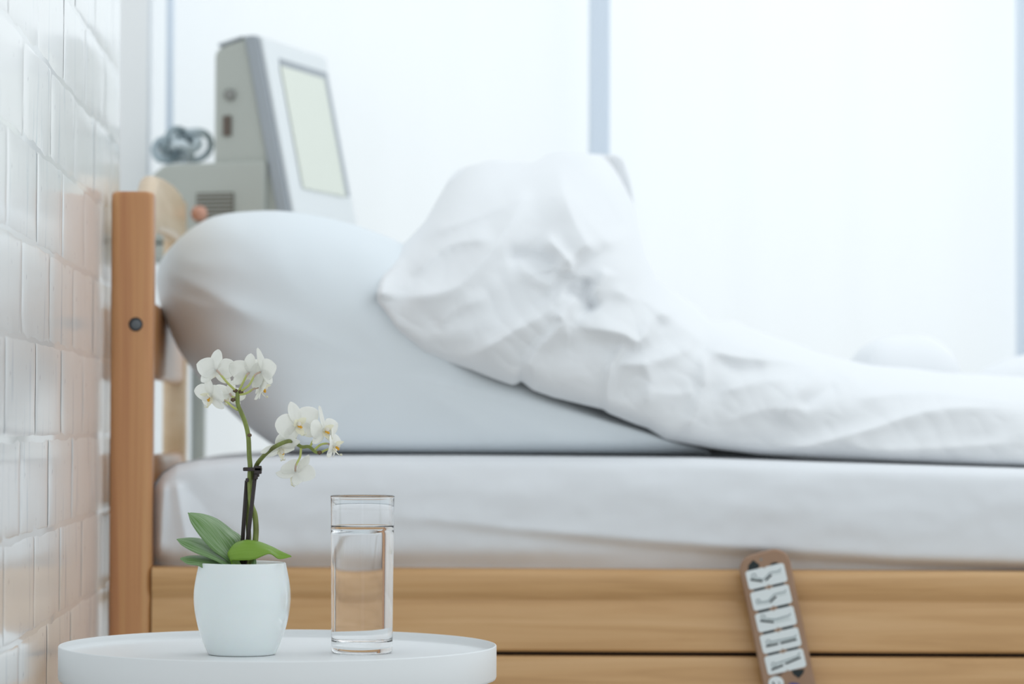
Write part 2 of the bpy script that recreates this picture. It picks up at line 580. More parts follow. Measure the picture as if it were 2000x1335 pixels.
# crest board and lower boards of the headboard
def headboard_board(name, prof_yz, cx, th, m):
    """profile in the (y, z) plane, rounded across its thickness"""
    V = []; n_ = len(prof_yz)
    c = Vector((sum(p[0] for p in prof_yz) / n_, sum(p[1] for p in prof_yz) / n_, 0))
    lay = [(-1.0, 0.010), (-0.86, 0.005), (-0.5, 0.0012), (0, 0), (0.5, 0.0012), (0.86, 0.005), (1.0, 0.010)]
    # inset along the outline normal
    nn = []
    for i in range(n_):
        a = prof_yz[i - 1]; b_ = prof_yz[(i + 1) % n_]
        t = Vector((b_[0] - a[0], b_[1] - a[1])).normalized()
        nn.append((-t.y, t.x))
    for s_, ins in lay:
        for (y_, z_), (ny, nz) in zip(prof_yz, nn):
            V.append(Vector((cx + s_ * th / 2, y_ + ny * ins, z_ + nz * ins)))
    Fc = []
    for i in range(len(lay) - 1):
        for k in range(n_):
            k2 = (k + 1) % n_
            Fc.append([i * n_ + k, i * n_ + k2, (i + 1) * n_ + k2, (i + 1) * n_ + k])
    Fc.append(list(range(n_))[::-1]); Fc.append([(len(lay) - 1) * n_ + k for k in range(n_)])
    return obj(name, V, Fc, m, bed)


def zh(py, D): return P(330, py, D).z
ccx = pcx + 0.006
top = []
ys = np.linspace(DB + 0.05, 4.53, 40)
ykey = [DB + 0.0, DB + 0.08, 3.90, 4.06, 4.25, 4.40, 4.53]
ztop = [zt(400), zt(383), ZC + 0.323, ZC + 0.333, ZC + 0.340, ZC + 0.341, ZC + 0.336]
pf = [(y_, float(np.interp(y_, ykey, ztop))) for y_ in ys]
pf_b = [(y_, float(np.interp(y_, ykey, ztop)) - 0.074) for y_ in ys[::-1]]
full = [(y_, z_) for y_, z_ in pf][::-1] + [(y_, z_) for y_, z_ in pf_b][::-1]
headboard_board('crest_board', full, ccx, 0.026, M_crest)
def board(z_lo, z_hi, m=M_crest):
    y0_, y1_ = DB + 0.02, 4.50
    outline = [(y1_, z_hi), (y0_, z_hi), (y0_, z_lo), (y1_, z_lo)]
    return headboard_board('headboard_slat', outline, ccx, 0.024, m)
board(zt(735), zt(578), M_post)
board(zt(1010), zt(893), M_post)
# the round tip of the bolt at the far end of the crest board
v, f = lathe([(0, 0.012), (0.009, 0.010), (0.013, 0), (0.009, -0.010), (0, -0.012)], P(389, 417, 4.52), 20)
obj('bolt_cap', v, f, mat('terracotta_cap', (0.62, 0.33, 0.24), 0.5), bed)
# base platform carrying the mattress (hidden behind the rail), side posts at the foot
v, f = rbox((X(299), DB + 0.02, zt(1200) - 0.02), (RX1, 4.50, zt(1200)), 0.002)
obj('slatted_base', v, f, M_rail, bed, False)
for yy in (DB + 0.0, 4.46):
    v, f = rbox((RX1 - 0.06, yy, 0), (RX1, yy + 0.05, zt(1290)), 0.004)
    obj('leg', v, f, M_post, bed, False)

# ------------------------------------------------------------------ mattress with fitted sheet
def I(x_, tab):
    return float(np.interp(x_, [t[0] for t in tab], [t[1] for t in tab]))


def seg_dist(px, py, a, b_):
    ax, ay = a; bx, by = b_
    dx, dy = bx - ax, by - ay
    L2 = dx * dx + dy * dy
    t = ((px - ax) * dx + (py - ay) * dy) / L2
    tc_ = np.clip(t, 0, 1)
    qx, qy = ax + tc_ * dx, ay + tc_ * dy
    d = np.hypot(px - qx, py - qy)
    s_ = np.sign((px - ax) * dy - (py - ay) * dx)      # + : to the right of the travel in picture axes
    return d, s_, tc_


def ridge_field(PX, PY, ridges, wid=1.25):
    """sum of creases: each a polyline with a height and one width for each flank"""
    H = np.zeros_like(PX)
    for pts_, amp, wl, wr in ridges:
        pts_ = [(q.x, q.y) for q in smooth_path([Vector((a, b_, 0)) for a, b_ in pts_], 4)]
        best = np.full(PX.shape, 1e9); sg = np.zeros_like(PX); along = np.zeros_like(PX)
        n_ = len(pts_) - 1
        for i in range(n_):
            d, s_, t = seg_dist(PX, PY, pts_[i], pts_[i + 1])
            m_ = d < best
            best = np.where(m_, d, best); sg = np.where(m_, s_, sg); along = np.where(m_, (i + t) / n_, along)
        sm = 0.5 + 0.5 * np.tanh(sg * best / 5.0)
        wd = (wl + (wr - wl) * sm) * wid
        taper = np.clip(np.minimum(along, 1 - along) * 5, 0, 1)
        taper = taper * taper * (3 - 2 * taper)
        H += amp * taper * np.exp(-(best / wd) ** 1.5)
    return H


topline = [(298, 950), (305, 938), (318, 922), (345, 905), (390, 897), (480, 891), (600, 889), (900, 889), (1370, 893), (1640, 902), (2000, 913), (2300, 920)]
fold = [(600, 1020), (850, 1022), (980, 1038), (1250, 1062), (1480, 1080), (1750, 1096), (2000, 1104), (2300, 1110)]
famp = [(300, 0), (700, 0), (1000, 0.3), (1400, 1.0), (2300, 1.0)]
pxs = np.concatenate([np.linspace(299, 420, 40), np.linspace(424, 2260, 190)])
nv = 110
MR = [([(345, 935), (352, 990), (372, 1100)], 0.010, 9, 12),
      ([(322, 935), (318, 1000), (312, 1100)], 0.009, 8, 7),
      ([(400, 985), (470, 1040), (560, 1110)], 0.005, 16, 22),
      ([(340, 925), (420, 1010), (500, 1100)], -0.006, 14, 20),
      ([(700, 1000), (980, 1030), (1300, 1062), (1600, 1085)], 0.004, 50, 16),
      ([(640, 985), (900, 960), (1100, 975)], 0.003, 40, 30),
      ([(1100, 950), (1500, 990), (1900, 1000)], 0.003, 40, 36)]
V = []
PXg = np.zeros((len(pxs), nv)); PYg = np.zeros((len(pxs), nv)); Dg = np.zeros((len(pxs), nv))
nt_ = 36
for i, px in enumerate(pxs):
    y0 = I(px, topline)
    edge = 1 - math.exp(-((px - 297) / 26.0))        # the corner rounds off at the headboard
    ff = I(px, fold); fa = I(px, famp)
    for j in range(nv):
        if j < nt_:                                    # the top, from the far side to the roundover
            q = j / (nt_ - 1)
            D = 4.50 - (4.50 - (DB + 0.03)) * q
            PXg[i, j] = px; PYg[i, j] = -1; Dg[i, j] = D
        else:
            q = (j - nt_) / (nv - nt_ - 1)
            py = y0 + (1112 - y0) * q
            round_ = 0.03 * math.exp(-((py - y0) / 7.0))
            tuck = 0.020 * (1 / (1 + math.exp(-(py - 1088) / 8.0))) * (1 - fa)
            step = fa * 0.026 / (1 + math.exp(-(py - ff) / 4.0))
            bul = -0.010 * math.sin(PI * min(1, max(0, q)) ** 0.8) * edge
            PXg[i, j] = px; PYg[i, j] = py
            Dg[i, j] = DB + 0.004 + round_ + tuck + step + bul + 0.028 * (1 - edge)
H = ridge_field(PXg, PYg, MR)
for i, px in enumerate(pxs):
    y0 = I(px, topline)
    zt0 = P(px, y0, DB + 0.03).z
    for j in range(nv):
        D = Dg[i, j]
        if PYg[i, j] < 0:
            base = P(px, y0, DB + 0.03)
            V.append(Vector((base.x, D, zt0)))
        else:
            py = PYg[i, j]
            nz = 0.0022 * noise.noise(Vector((px * 0.006, py * 0.02, 3))) + 0.001 * noise.noise(Vector((px * 0.03, py * 0.03, 8)))
            V.append(P(px, py, D - H[i, j] + nz))
nu = len(pxs)
# bottom and back of the mattress
fs = grid_faces(nu, nv)
matt = thing('mattress', 'thick mattress in a white fitted sheet lying on the beech bed frame', 'mattress', (X(1200), 4.1, zt(1105)))
o = obj('fitted_sheet', V, fs, M_sheet, matt)
v, f = rbox((X(318), DB + 0.05, zt(1199)), (RX1 - 0.1, 4.49, zt(950)), 0.02, 3)
o = obj('mattress_core', v, f, M_sheet, matt)

# ------------------------------------------------------------------ pillow
ZM = P(700, 889, DB + 0.03).z
outl = [(308, 566), (306, 545), (311, 520), (328, 492), (358, 462), (398, 434), (438, 420), (500, 414), (560, 415), (640, 428), (720, 450),
        (800, 486), (900, 556), (1000, 634), (1100, 712), (1200, 780), (1290, 838), (1345, 868), (1372, 882), (1366, 890), (1300, 893), (1150, 893), (1000, 893), (850, 893),
        (700, 892), (610, 890), (566, 884), (530, 866), (490, 838), (450, 803), (410, 762), (375, 720), (348, 680), (328, 635), (314, 595)]
pc = (735, 720)
n_out = len(outl)
DP0, DP1 = 3.775, 4.42
Dm = 4.05
rim = smooth_path([P(a, b_, Dm) for a, b_ in outl] + [P(*outl[0], Dm)], 5)[:-1]
cen = P(*pc, Dm)
V = []
NT = 60
lev = []
for j in range(NT + 1):
    a = -PI / 2 + PI * j / NT
    lev.append(a)
rimpx = []
for k, rp in enumerate(rim):
    for a in lev:
        lowf = max(0.0, min(1.0, (cen.z - rp.z) / max(1e-4, cen.z - ZM)))
        sc = max(0.0, math.cos(a)) ** (0.60 - 0.48 * lowf ** 2)
        dep = math.copysign(abs(math.sin(a)) ** 0.9, math.sin(a))
        hd = (Dm - DP0) if a < 0 else (DP1 - Dm)
        # the bottom edge stays low; the rest shrinks to the heart of the pillow
        if abs(abs(a) - PI / 2) < 1e-6: sc = 0.0
        q = cen + (rp - cen) * sc
        low = max(0.0, min(1.0, (cen.z - rp.z) / max(1e-4, cen.z - ZM)))
        y_ = Dm + hd * dep
        V.append(Vector((q.x, y_, q.z)))
Rt = R3.transposed()


def proj(q):
    l = Rt @ (Vector(q) - Vector((0, 0, ZC)))
    return 1000 + F * l.x / -l.z, 667.5 - F * l.y / -l.z


PR = [([(314, 560), (360, 590), (430, 600), (500, 585)], 0.007, 12, 9),
      ([(330, 500), (400, 516), (480, 505)], 0.006, 12, 9),
      ([(316, 535), (370, 552), (440, 590), (500, 640)], 0.006, 9, 11),
      ([(345, 610), (380, 660), (400, 720)], -0.006, 16, 16),
      ([(500, 425), (540, 480), (560, 560)], 0.004, 30, 16),
      ([(1030, 790), (1000, 815), (950, 860)], 0.006, 22, 16),
      ([(640, 560), (760, 640), (900, 740), (1000, 800)], 0.004, 40, 30),
      ([(560, 860), (760, 850), (900, 820), (1000, 760)], -0.006, 30, 24),
      ([(1180, 815), (1260, 850), (1330, 880)], 0.004, 14, 14)]
pj = np.array([proj(q) for q in V])
HP = ridge_field(pj[:, 0], pj[:, 1], PR, 1.3)
V2 = []
for q, hp in zip(V, HP):
    nrm = Vector((0, -1, 0)) if q.y < Dm else Vector((0, 1, 0))
    a_ = 0.010 * noise.noise(Vector((q.x * 6, q.z * 9, 1))) + 0.004 * noise.noise(Vector((q.x * 17 + q.z * 8, q.z * 22, 5)))
    lft = math.exp(-((q.x - P(320, 540, Dm).x) / 0.06) ** 2)
    a_ += 0.006 * lft * noise.noise(Vector((q.x * 14 + q.z * 10, q.z * 30 - q.x * 12, 9)))
    q2 = q + nrm * (a_ + (float(hp) if q.y < Dm else 0.0))
    V2.append(q2)
pil = obj('pillow', V2, grid_faces(len(rim), NT + 1, True), M_pillow)
# settle the underside on the mattress
for vtx in pil.data.vertices:
    c = vtx.co
    zmt = ZM - 0.003
    if c.z < zmt + 0.0: c.z = zmt
pil.data.update()
bm = bmesh.new(); bm.from_mesh(pil.data)
bmesh.ops.remove_doubles(bm, verts=bm.verts[:], dist=0.0008)
bm.to_mesh(pil.data); bm.free()
pil.data.polygons.foreach_set('use_smooth', [True] * len(pil.data.polygons))
md = pil.modifiers.new('soft', 'SMOOTH'); md.factor = 0.5; md.iterations = 10
tag(pil, 'big pale blue white pillow leaning on the headboard, half under the white duvet', 'pillow')

# ------------------------------------------------------------------ duvet
tops = [(736, 572), (742, 550), (770, 492), (790, 476), (830, 432), (855, 388), (880, 345), (892, 332), (906, 326), (960, 312), (1005, 316), (1045, 317), (1075, 298),
        (1095, 296), (1150, 299), (1205, 303), (1216, 312), (1230, 352), (1240, 405), (1250, 455), (1260, 498), (1280, 538), (1310, 562), (1350, 590), (1372, 606), (1386, 626),
        (1430, 624), (1470, 640), (1540, 668), (1600, 690), (1700, 712), (1850, 727), (2000, 735), (2300, 746)]
bots = [(736, 590), (752, 610), (775, 645), (800, 668), (830, 690), (880, 708), (920, 722), (960, 738), (1000, 752), (1010, 750), (1018, 744), (1040, 762), (1080, 776),
        (1180, 800), (1186, 806), (1240, 828), (1265, 836), (1300, 858), (1340, 866), (1400, 877), (1480, 887), (1560, 893), (1640, 899), (1760, 905), (2000, 913), (2300, 920)]
dfront = [(736, 3.755), (800, 3.735), (1000, 3.72), (1180, 3.713), (1300, 3.728), (1600, 3.738), (2300, 3.735)]
dtop = [(736, 3.80), (800, 4.01), (880, 4.20), (1100, 4.26), (1240, 4.24), (1300, 4.12), (1500, 4.14), (2000, 4.20), (2300, 4.22)]
DR = [([(890, 712), (980, 662), (1070, 607), (1104, 583), (1143, 601)], 0.020, 34, 12),
      ([(1007, 750), (1050, 686), (1099, 632), (1080, 606)], 0.013, 20, 9),
      ([(1060, 455), (1089, 489), (1114, 518), (1109, 545)], 0.022, 26, 9),
      ([(992, 494), (1050, 545), (1090, 560)], 0.010, 16, 12),
      ([(768, 585), (830, 575), (895, 557), (963, 484), (1002, 426), (1041, 362)], 0.020, 20, 20),
      ([(797, 543), (875, 479), (973, 465)], 0.012, 12, 16),
      ([(812, 465), (909, 431), (992, 397), (1041, 367)], 0.016, 12, 14),
      ([(866, 345), (973, 332), (1070, 303)], 0.012, 8, 14),
      ([(1072, 300), (1089, 333), (1104, 392), (1138, 465), (1167, 504)], 0.045, 50, 16),
      ([(1110, 370), (1150, 430), (1205, 490)], 0.016, 14, 12),
      ([(1104, 632), (1211, 650), (1250, 666), (1284, 622), (1330, 600)], 0.022, 11, 22),
      ([(1180, 810), (1190, 723), (1226, 664)], 0.009, 9, 6),
      ([(1338, 850), (1360, 800), (1376, 740), (1372, 676)], 0.012, 8, 12),
      ([(1197, 713), (1284, 703), (1367, 669)], 0.012, 12, 14),
      ([(1368, 668), (1432, 694), (1580, 704), (1640, 712), (1682, 764)], 0.018, 12, 26),
      ([(1520, 834), (1560, 760), (1612, 714)], 0.011, 22, 10),
      ([(1500, 882), (1590, 868), (1700, 838), (1840, 797), (2020, 800)], 0.014, 18, 12),
      ([(1660, 780), (1800, 764), (2020, 790)], 0.011, 12, 14),
      ([(1640, 860), (1740, 880), (2020, 862)], 0.010, 18, 14),
      ([(1180, 560), (1260, 590), (1340, 640), (1372, 680)], 0.014, 14, 14),
      ([(1130, 610), (1170, 560), (1185, 520)], 0.014, 14, 12),
      ([(1380, 630), (1440, 660), (1540, 690)], 0.012, 12, 10),
      ([(745, 605), (800, 680), (900, 722), (1000, 758)], 0.014, 14, 8),
      ([(775, 492), (752, 540), (745, 590)], 0.016, 10, 16),
      ([(930, 690), (1000, 640), (1060, 560)], 0.006, 14, 14),
      ([(850, 640), (900, 600), (960, 580)], 0.006, 16, 14),
      ([(1240, 760), (1320, 770), (1360, 760)], 0.005, 14, 14),
      ([(1400, 770), (1480, 745), (1560, 740)], 0.007, 14, 12),
      ([(1400, 830), (1500, 800), (1620, 800)], 0.006, 16, 12),
      ([(1250, 700), (1270, 740), (1262, 800)], 0.005, 10, 10),
      ([(985, 508), (1045, 500), (1100, 520)], -0.020, 14, 16),
      ([(1140, 320), (1185, 390), (1215, 470)], -0.022, 22, 26),
      ([(1100, 560), (1140, 585), (1160, 615)], -0.020, 14, 14),
      ([(1150, 540), (1145, 575), (1160, 610)], -0.016, 10, 10),
      ([(1215, 560), (1265, 600), (1300, 650)], -0.010, 14, 12),
      ([(1395, 690), (1440, 720), (1500, 720)], -0.008, 12, 12),
      ([(1560, 800), (1600, 770), (1640, 750)], -0.010, 12, 14)]
pxs = np.concatenate([np.linspace(736, 800, 26), np.linspace(804, 1200, 120), np.linspace(1202, 1264, 60), np.linspace(1266, 2260, 210)])
nvf, nvb = 150, 36
PXg = np.zeros((len(pxs), nvf)); PYg = np.zeros_like(PXg); Dg = np.zeros_like(PXg)


def smoothed(tab, sg_):
    xs = np.arange(600, 2500, 2.0)
    ys_ = np.interp(xs, [t[0] for t in tab], [t[1] for t in tab])
    k = np.exp(-0.5 * (np.arange(-3 * sg_, 3 * sg_ + 1, 2.0) / sg_) ** 2); k /= k.sum()
    p_ = len(k) // 2
    yp = np.concatenate([np.full(p_, ys_[0]), ys_, np.full(p_, ys_[-1])])
    yy_ = np.convolve(yp, k, 'valid')[:len(xs)]
    return lambda x_: float(np.interp(x_, xs, yy_))


top_s, bot_s = smoothed(tops, 40), smoothed(bots, 24)
d0_s, d1_s = smoothed(dfront, 60), smoothed(dtop, 50)
for i, px in enumerate(pxs):
    yt, yb = I(px, tops), I(px, bots)
    yts, ybs = top_s(px), bot_s(px)
    d0, d1 = d0_s(px), d1_s(px)
    for j in range(nvf):
        q = j / (nvf - 1)                     # 0 at the lower hem, 1 at the crest
        py = yb + (yt - yb) * q
        qs = min(1.15, max(0.0, (ybs - py) / max(30.0, ybs - yts)))
        hem = 0.030 * math.exp(-q / 0.03) + 0.020 * math.exp(-q / 0.14)
        e = min(0.999, qs ** float(np.interp(px, [800, 1250, 1500], [3.0, 3.4, 5.5])) * 0.95)
        D = d0 + hem + (d1 - d0) * (1 - math.sqrt(1 - e)) * 0.95 + (d1 - d0) * 0.10 * qs
        PXg[i, j] = px; PYg[i, j] = py; Dg[i, j] = D
H = ridge_field(PXg, PYg, DR)
V = []
for i, px in enumerate(pxs):
    yt, yb = I(px, tops), I(px, bots)
    base_z = P(px, I(px, topline), DB + 0.03).z
    for j in range(nvf):
        py = PYg[i, j]; q = j / (nvf - 1)
        s_ = noise.noise(Vector((px * 0.006 + py * 0.004, py * 0.012, 2.0))) * 0.012
        s_ += noise.noise(Vector((px * 0.013, py * 0.025 + px * 0.006, 7.0))) * 0.0035
        s_ += abs(noise.noise(Vector((px * 0.022 - py * 0.012, py * 0.016, 12.0)))) * -0.0045
        s_ += noise.noise(Vector((px * 0.06, py * 0.07, 17.0))) * 0.0004
        kq = min(1, q * 12 + 0.2) * (1 - 0.5 * q)
        qs = min(1.0, max(0.0, (bot_s(px) - py) / max(30.0, bot_s(px) - top_s(px))))
        fade = min(1.0, max(0.0, (0.97 - qs) / 0.14)) * min(1.0, 0.35 + q / 0.10 * 0.65)
        V.append(P(px, py, Dg[i, j] - H[i, j] * 1.1 * fade + s_ * kq))
    crest = V[-1].copy()
    for j in range(nvb):
        a = (j + 1) / nvb
        yend = float(np.interp(px, [1350, 1600], [4.50, 4.28]))
        y_ = crest.y + (yend - crest.y) * math.sin(a * PI / 2) ** 0.9
        z_ = base_z + (crest.z - base_z) * math.cos(a * PI / 2) ** 0.7
        nn_ = 0.008 * noise.noise(Vector((crest.x * 9, a * 4, 3)))
        V.append(Vector((crest.x, y_ - nn_, max(base_z, z_ + nn_) if j < nvb - 5 else base_z - 0.004 * (j - nvb + 6))))
nvt = nvf + nvb
duv = obj('duvet', V, grid_faces(len(pxs), nvt), M_duvet)
md = duv.modifiers.new('soft', 'SMOOTH'); md.factor = 0.5; md.iterations = 2
tag(duv, 'rumpled white duvet heaped over the pillow and mattress', 'duvet')

# white pillow at the foot of the bed, far side
def softbox(cx, cy, cz, sx, sy, sz, seed, rot=0.0):
    V = []
    nu_, nv_ = 48, 25
    for i in range(nu_):
        a = 2 * PI * i / nu_
        for j in range(nv_):
            b_ = -PI / 2 + PI * j / (nv_ - 1)
            sp = lambda t, e: math.copysign(abs(t) ** e, t)
            x_ = sx * sp(math.cos(b_), 0.7) * sp(math.cos(a), 0.45)
            y_ = sy * sp(math.cos(b_), 0.7) * sp(math.sin(a), 0.45)
            z_ = sz * sp(math.sin(b_), 0.8)
            z_ += 0.012 * noise.noise(Vector((x_ * 8 + seed, y_ * 8, z_ * 8)))
            V.append(Vector((cx + x_ * math.cos(rot) - y_ * math.sin(rot), cy + x_ * math.sin(rot) + y_ * math.cos(rot), cz + z_)))
    return V, grid_faces(nu_, nv_, True)


# ------------------------------------------------------------------ hand control hanging on the rail
DH = DB - 0.040
hc = P(1520, 1210, DH)
ctl = thing('bed_hand_control', 'brown bed hand control with five white key panels, hanging tilted on the rail', 'remote control', hc)
# outline as (u, v) about the axis through the picture points
ax0 = Vector((1488, 1077)); dv = Vector((50, 241)).normalized(); du = Vector((dv.y, -dv.x))
def uv(u, v_, D=DH): 
    q = ax0 + du * u + dv * v_
    return P(q.x, q.y, D)
hwid, Lh, rc = 50.5, 420, 31
o_ = []
for (cu, cv, a0) in ((hwid - rc, rc - 1, -90), (hwid - rc, Lh - rc, 0), (-hwid + rc, Lh - rc, 90), (-hwid + rc, rc + 1, 180)):
    for i in range(9):
        a = math.radians(a0 + 90 * i / 8)
        o_.append((cu + rc * math.cos(a), cv + rc * math.sin(a)))
lay = [(-0.0, 0.90), (-0.0, 0.935), (0.0016, 0.975), (0.005, 1.0), (0.018, 1.0), (0.022, 0.96)]
V = []; n_ = len(o_)
for dd, sc in lay:
    ins = (1 - sc) * 50
    for (u, v_) in o_:
        cu = max(-hwid + rc, min(hwid - rc, u)); cv = max(rc, min(Lh - rc, v_))
        d_ = Vector((u - cu, v_ - cv)); L_ = d_.length
        if L_ > 0: d_ = d_ * ((L_ - ins) / L_)
        V.append(uv(cu + d_.x, cv + d_.y, DH + dd))
Fc = []
for i in range(len(lay) - 1):
    for k in range(n_):
        k2 = (k + 1) % n_
        Fc.append([i * n_ + k, i * n_ + k2, (i + 1) * n_ + k2, (i + 1) * n_ + k])
Fc.append(list(range(n_))[::-1]); Fc.append([(len(lay) - 1) * n_ + k for k in range(n_)])
body = obj('handset_body', V, Fc, M_hand, ctl)
md = body.modifiers.new('b', 'EDGE_SPLIT'); md.split_angle = math.radians(60)
# hook over the rail
hk = [uv(0, 60, DH + 0.021), uv(0, 40, DH + 0.030), uv(0, 28, DH + 0.042), uv(0, 34, DH + 0.062), uv(0, 60, DH + 0.066)]
v, f = frame_tube(smooth_path(hk, 5), 0.0035, 8)
obj('hook', v, f, M_hand, ctl)


def flat(poly_px, D, th=0.0006):
    """a thin printed or moulded plate, its outline given as picture points on the face of the control"""
    pts_ = [P(a, b_, D) for a, b_ in poly_px]
    return prism(pts_, (0, th, 0))


def stroke(p0, p1, wd, D, th=0.0004):
    a = Vector(p0); b_ = Vector(p1); t = (b_ - a).normalized(); n2_ = Vector((-t.y, t.x)) * wd / 2
    return flat([a + n2_, b_ + n2_, b_ - n2_, a - n2_], D, th)


def poly_stroke(pts_, wd, D):
    return join([stroke(pts_[i], pts_[i + 1], wd, D) for i in range(len(pts_) - 1)])


def ring(c, r, wd, D, n_=14, a0=0, a1=360):
    pts_ = [(c[0] + r * math.cos(math.radians(a0 + (a1 - a0) * i / n_)), c[1] + r * math.sin(math.radians(a0 + (a1 - a0) * i / n_))) for i in range(n_ + 1)]
    return poly_stroke(pts_, wd, D)


KU = Vector((352, -82)).normalized(); KV = Vector((-KU.y, KU.x))
centers = [(1497.0, 1125.0), (1506.3, 1166.4), (1515.5, 1208.4), (1524.6, 1250.2), (1534.0, 1291.5)]
def kp(c, u, v_): 
    q = Vector(c) + KU * u + KV * v_
    return (q.x, q.y)


def A(x_, y_): return (1420 + x_ / 9.535, 1060 + y_ / 9.535)
def B(x_, y_): return (1440 + x_ / 9.206, 1190 + y_ / 9.206)


icons = [
    dict(bars=[(A(435, 680), A(660, 712)), (A(720, 695), A(828, 588))],
         head=(A(500, 612), 4.2), body=[A(560, 650), A(675, 678), A(705, 655), A(800, 552), A(985, 512), A(998, 475)],
         low=[[A(445, 655), A(650, 690)], [A(860, 578), A(1010, 548)]]),
    dict(bars=[(A(800, 1105), A(916, 992))],
         head=(A(580, 1078), 3.6), body=[A(620, 1100), A(765, 1080), A(885, 952), A(1080, 905), A(1098, 872)],
         low=[[A(560, 1142), A(790, 1112)], [A(560, 1142), A(545, 1100)], [A(950, 975), A(1110, 940)]]),
    dict(bars=[(B(412, 200), B(658, 226))],
         head=(B(465, 130), 4.0), body=[B(520, 165), B(690, 172), B(940, 100), B(960, 65)],
         low=[[B(430, 175), B(680, 195), B(930, 135)], [B(690, 230), B(960, 165)]]),
    dict(bars=[(B(518, 660), B(732, 613)), (B(778, 603), B(1068, 533))],
         head=(B(558, 580), 4.0), body=[B(605, 575), B(1035, 490), B(1062, 452)],
         low=[[B(530, 630), B(1040, 512)]]),
    dict(bars=[(B(616, 1082), B(822, 998)), (B(866, 972), B(1140, 858))],
         head=(B(655, 985), 4.0), body=[B(705, 965), B(1090, 835), B(1122, 768)],
         low=[[B(620, 1045), B(1100, 862)]])]
DK = DH - 0.0012
# black arrow marks that show between the key panels
marks = [[(1462, 1103), (1471, 1093), (1484, 1103), (1477, 1114), (1460, 1118)],
         [(1504, 1103), (1507, 1099), (1516, 1097), (1521, 1100), (1519, 1104), (1506, 1107)]]
for i in range(4):
    c = Vector(centers[i]) * 0.5 + Vector(centers[i + 1]) * 0.5
    for s_ in (-1, 1):
        marks.append([kp(c, s_ * 19 - 10, -4.5), kp(c, s_ * 19 + 10, -4.5), kp(c, s_ * 19 + 12, 0), kp(c, s_ * 19 + 8, 4.5), kp(c, s_ * 19 - 8, 4.5), kp(c, s_ * 19 - 12, 0)])
marks.append([(1546, 1308), (1571, 1306), (1569, 1314), (1560, 1324), (1549, 1316)])
marks.append([(1511, 1320), (1530, 1313), (1524, 1318), (1513, 1321)])
for mk in marks:
    v, f = flat(mk, DH - 0.0005)
    obj('arrow_mark', v, f, M_black, ctl, False)
for c, ic in zip(centers, icons):
    ol = []
    W2, H2, rr = 38.5, 18.6, 5.5
    for (cu, cv, a0) in ((W2 - rr, -H2 + rr, -90), (W2 - rr, H2 - rr, 0)):
        for i in range(6):
            a = math.radians(a0 + 18 * i); ol.append(kp(c, cu + rr * math.cos(a), cv + rr * math.sin(a)))
    ol += [kp(c, 2.5, H2), kp(c, 0, H2 - 3), kp(c, -2.5, H2)]
    for (cu, cv, a0) in ((-W2 + rr, H2 - rr, 90), (-W2 + rr, -H2 + rr, 180)):
        for i in range(6):
            a = math.radians(a0 + 18 * i); ol.append(kp(c, cu + rr * math.cos(a), cv + rr * math.sin(a)))
    ol += [kp(c, -2.5, -H2), kp(c, 0, -H2 + 3), kp(c, 2.5, -H2)]
    v, f = flat(ol, DK, 0.0012)
    kpn = obj('key_panel', v, f, M_key, ctl, False)
    v, f = join([poly_stroke([a, b_], 3.4, DK - 0.0006) for a, b_ in ic['bars']])
    obj('bed_bar', v, f, M_black, kpn, False)
    hc_, hr_ = ic['head']
    v, f = join([ring(hc_, hr_, 1.4, DK - 0.0004, 14), poly_stroke(ic['body'], 1.7, DK - 0.0004)])
    obj('lying_figure', v, f, M_grey, kpn, False)
    v, f = join([poly_stroke(l_, 2.0, DK - 0.0003) for l_ in ic['low']])
    obj('bed_outline', v, f, M_lgrey, kpn, False)
v, f = flat([(1516 + 15 * math.cos(a * PI / 12), 1333 + 13 * math.sin(a * PI / 12)) for a in range(24)], DK, 0.001)
rk = obj('round_key', v, f, M_key, ctl, False)
v, f = join([stroke((1509, 1331), (1513, 1338), 3.0, DK - 0.0006), stroke((1521, 1331), (1524, 1336), 1.5, DK - 0.0006)])
obj('key_symbol', v, f, M_black, rk, False)
v, f = flat([(1540, 1336), (1546, 1332), (1556, 1333), (1566, 1338), (1566, 1352), (1540, 1352)], DK, 0.001)
obj('violet_mark', v, f, M_violet, ctl, False)
v, f = flat([(1486.5 + 2.2 * math.cos(a * PI / 6), 1092 + 2.2 * math.sin(a * PI / 6)) for a in range(12)], DH - 0.0003)
obj('indicator_dot', v, f, M_grey, ctl, False)

# ------------------------------------------------------------------ side table
DT = 3.0
tc_ = P(544, 1257.5, DT)
RT = (P(971, 1257, DT) - P(117, 1257, DT)).length / 2
tab = thing('side_table', 'round white tray table with a raised rim, in front of the bed', 'table', (tc_.x, DT, 0))
zr = tc_.z; zf = zr - 0.0085
prof = [(0, zf - 0.002), (RT - 0.012, zf - 0.002), (RT - 0.012, zf)] 
tray_prof = [(0, zf), (RT - 0.006, zf)] + [(RT - 0.0028, zf + 0.0012), (RT - 0.0018, zf + 0.004)] + [(RT - 0.0018, zr - 0.0006), (RT - 0.0012, zr), (RT - 0.0005, zr - 0.0002), (RT, zr - 0.001)] + \
            [(RT, zr - 0.031), (RT - 0.0008, zr - 0.0335), (RT - 0.002, zr - 0.034), (RT - 0.003, zr - 0.031), (RT - 0.004, zf - 0.003), (0, zf - 0.003)]
v, f = lathe(tray_prof, (tc_.x, DT, 0), 200)
o = obj('tray', v, f, M_tray, tab)
o.modifiers.new('b', 'EDGE_SPLIT').split_angle = math.radians(50)
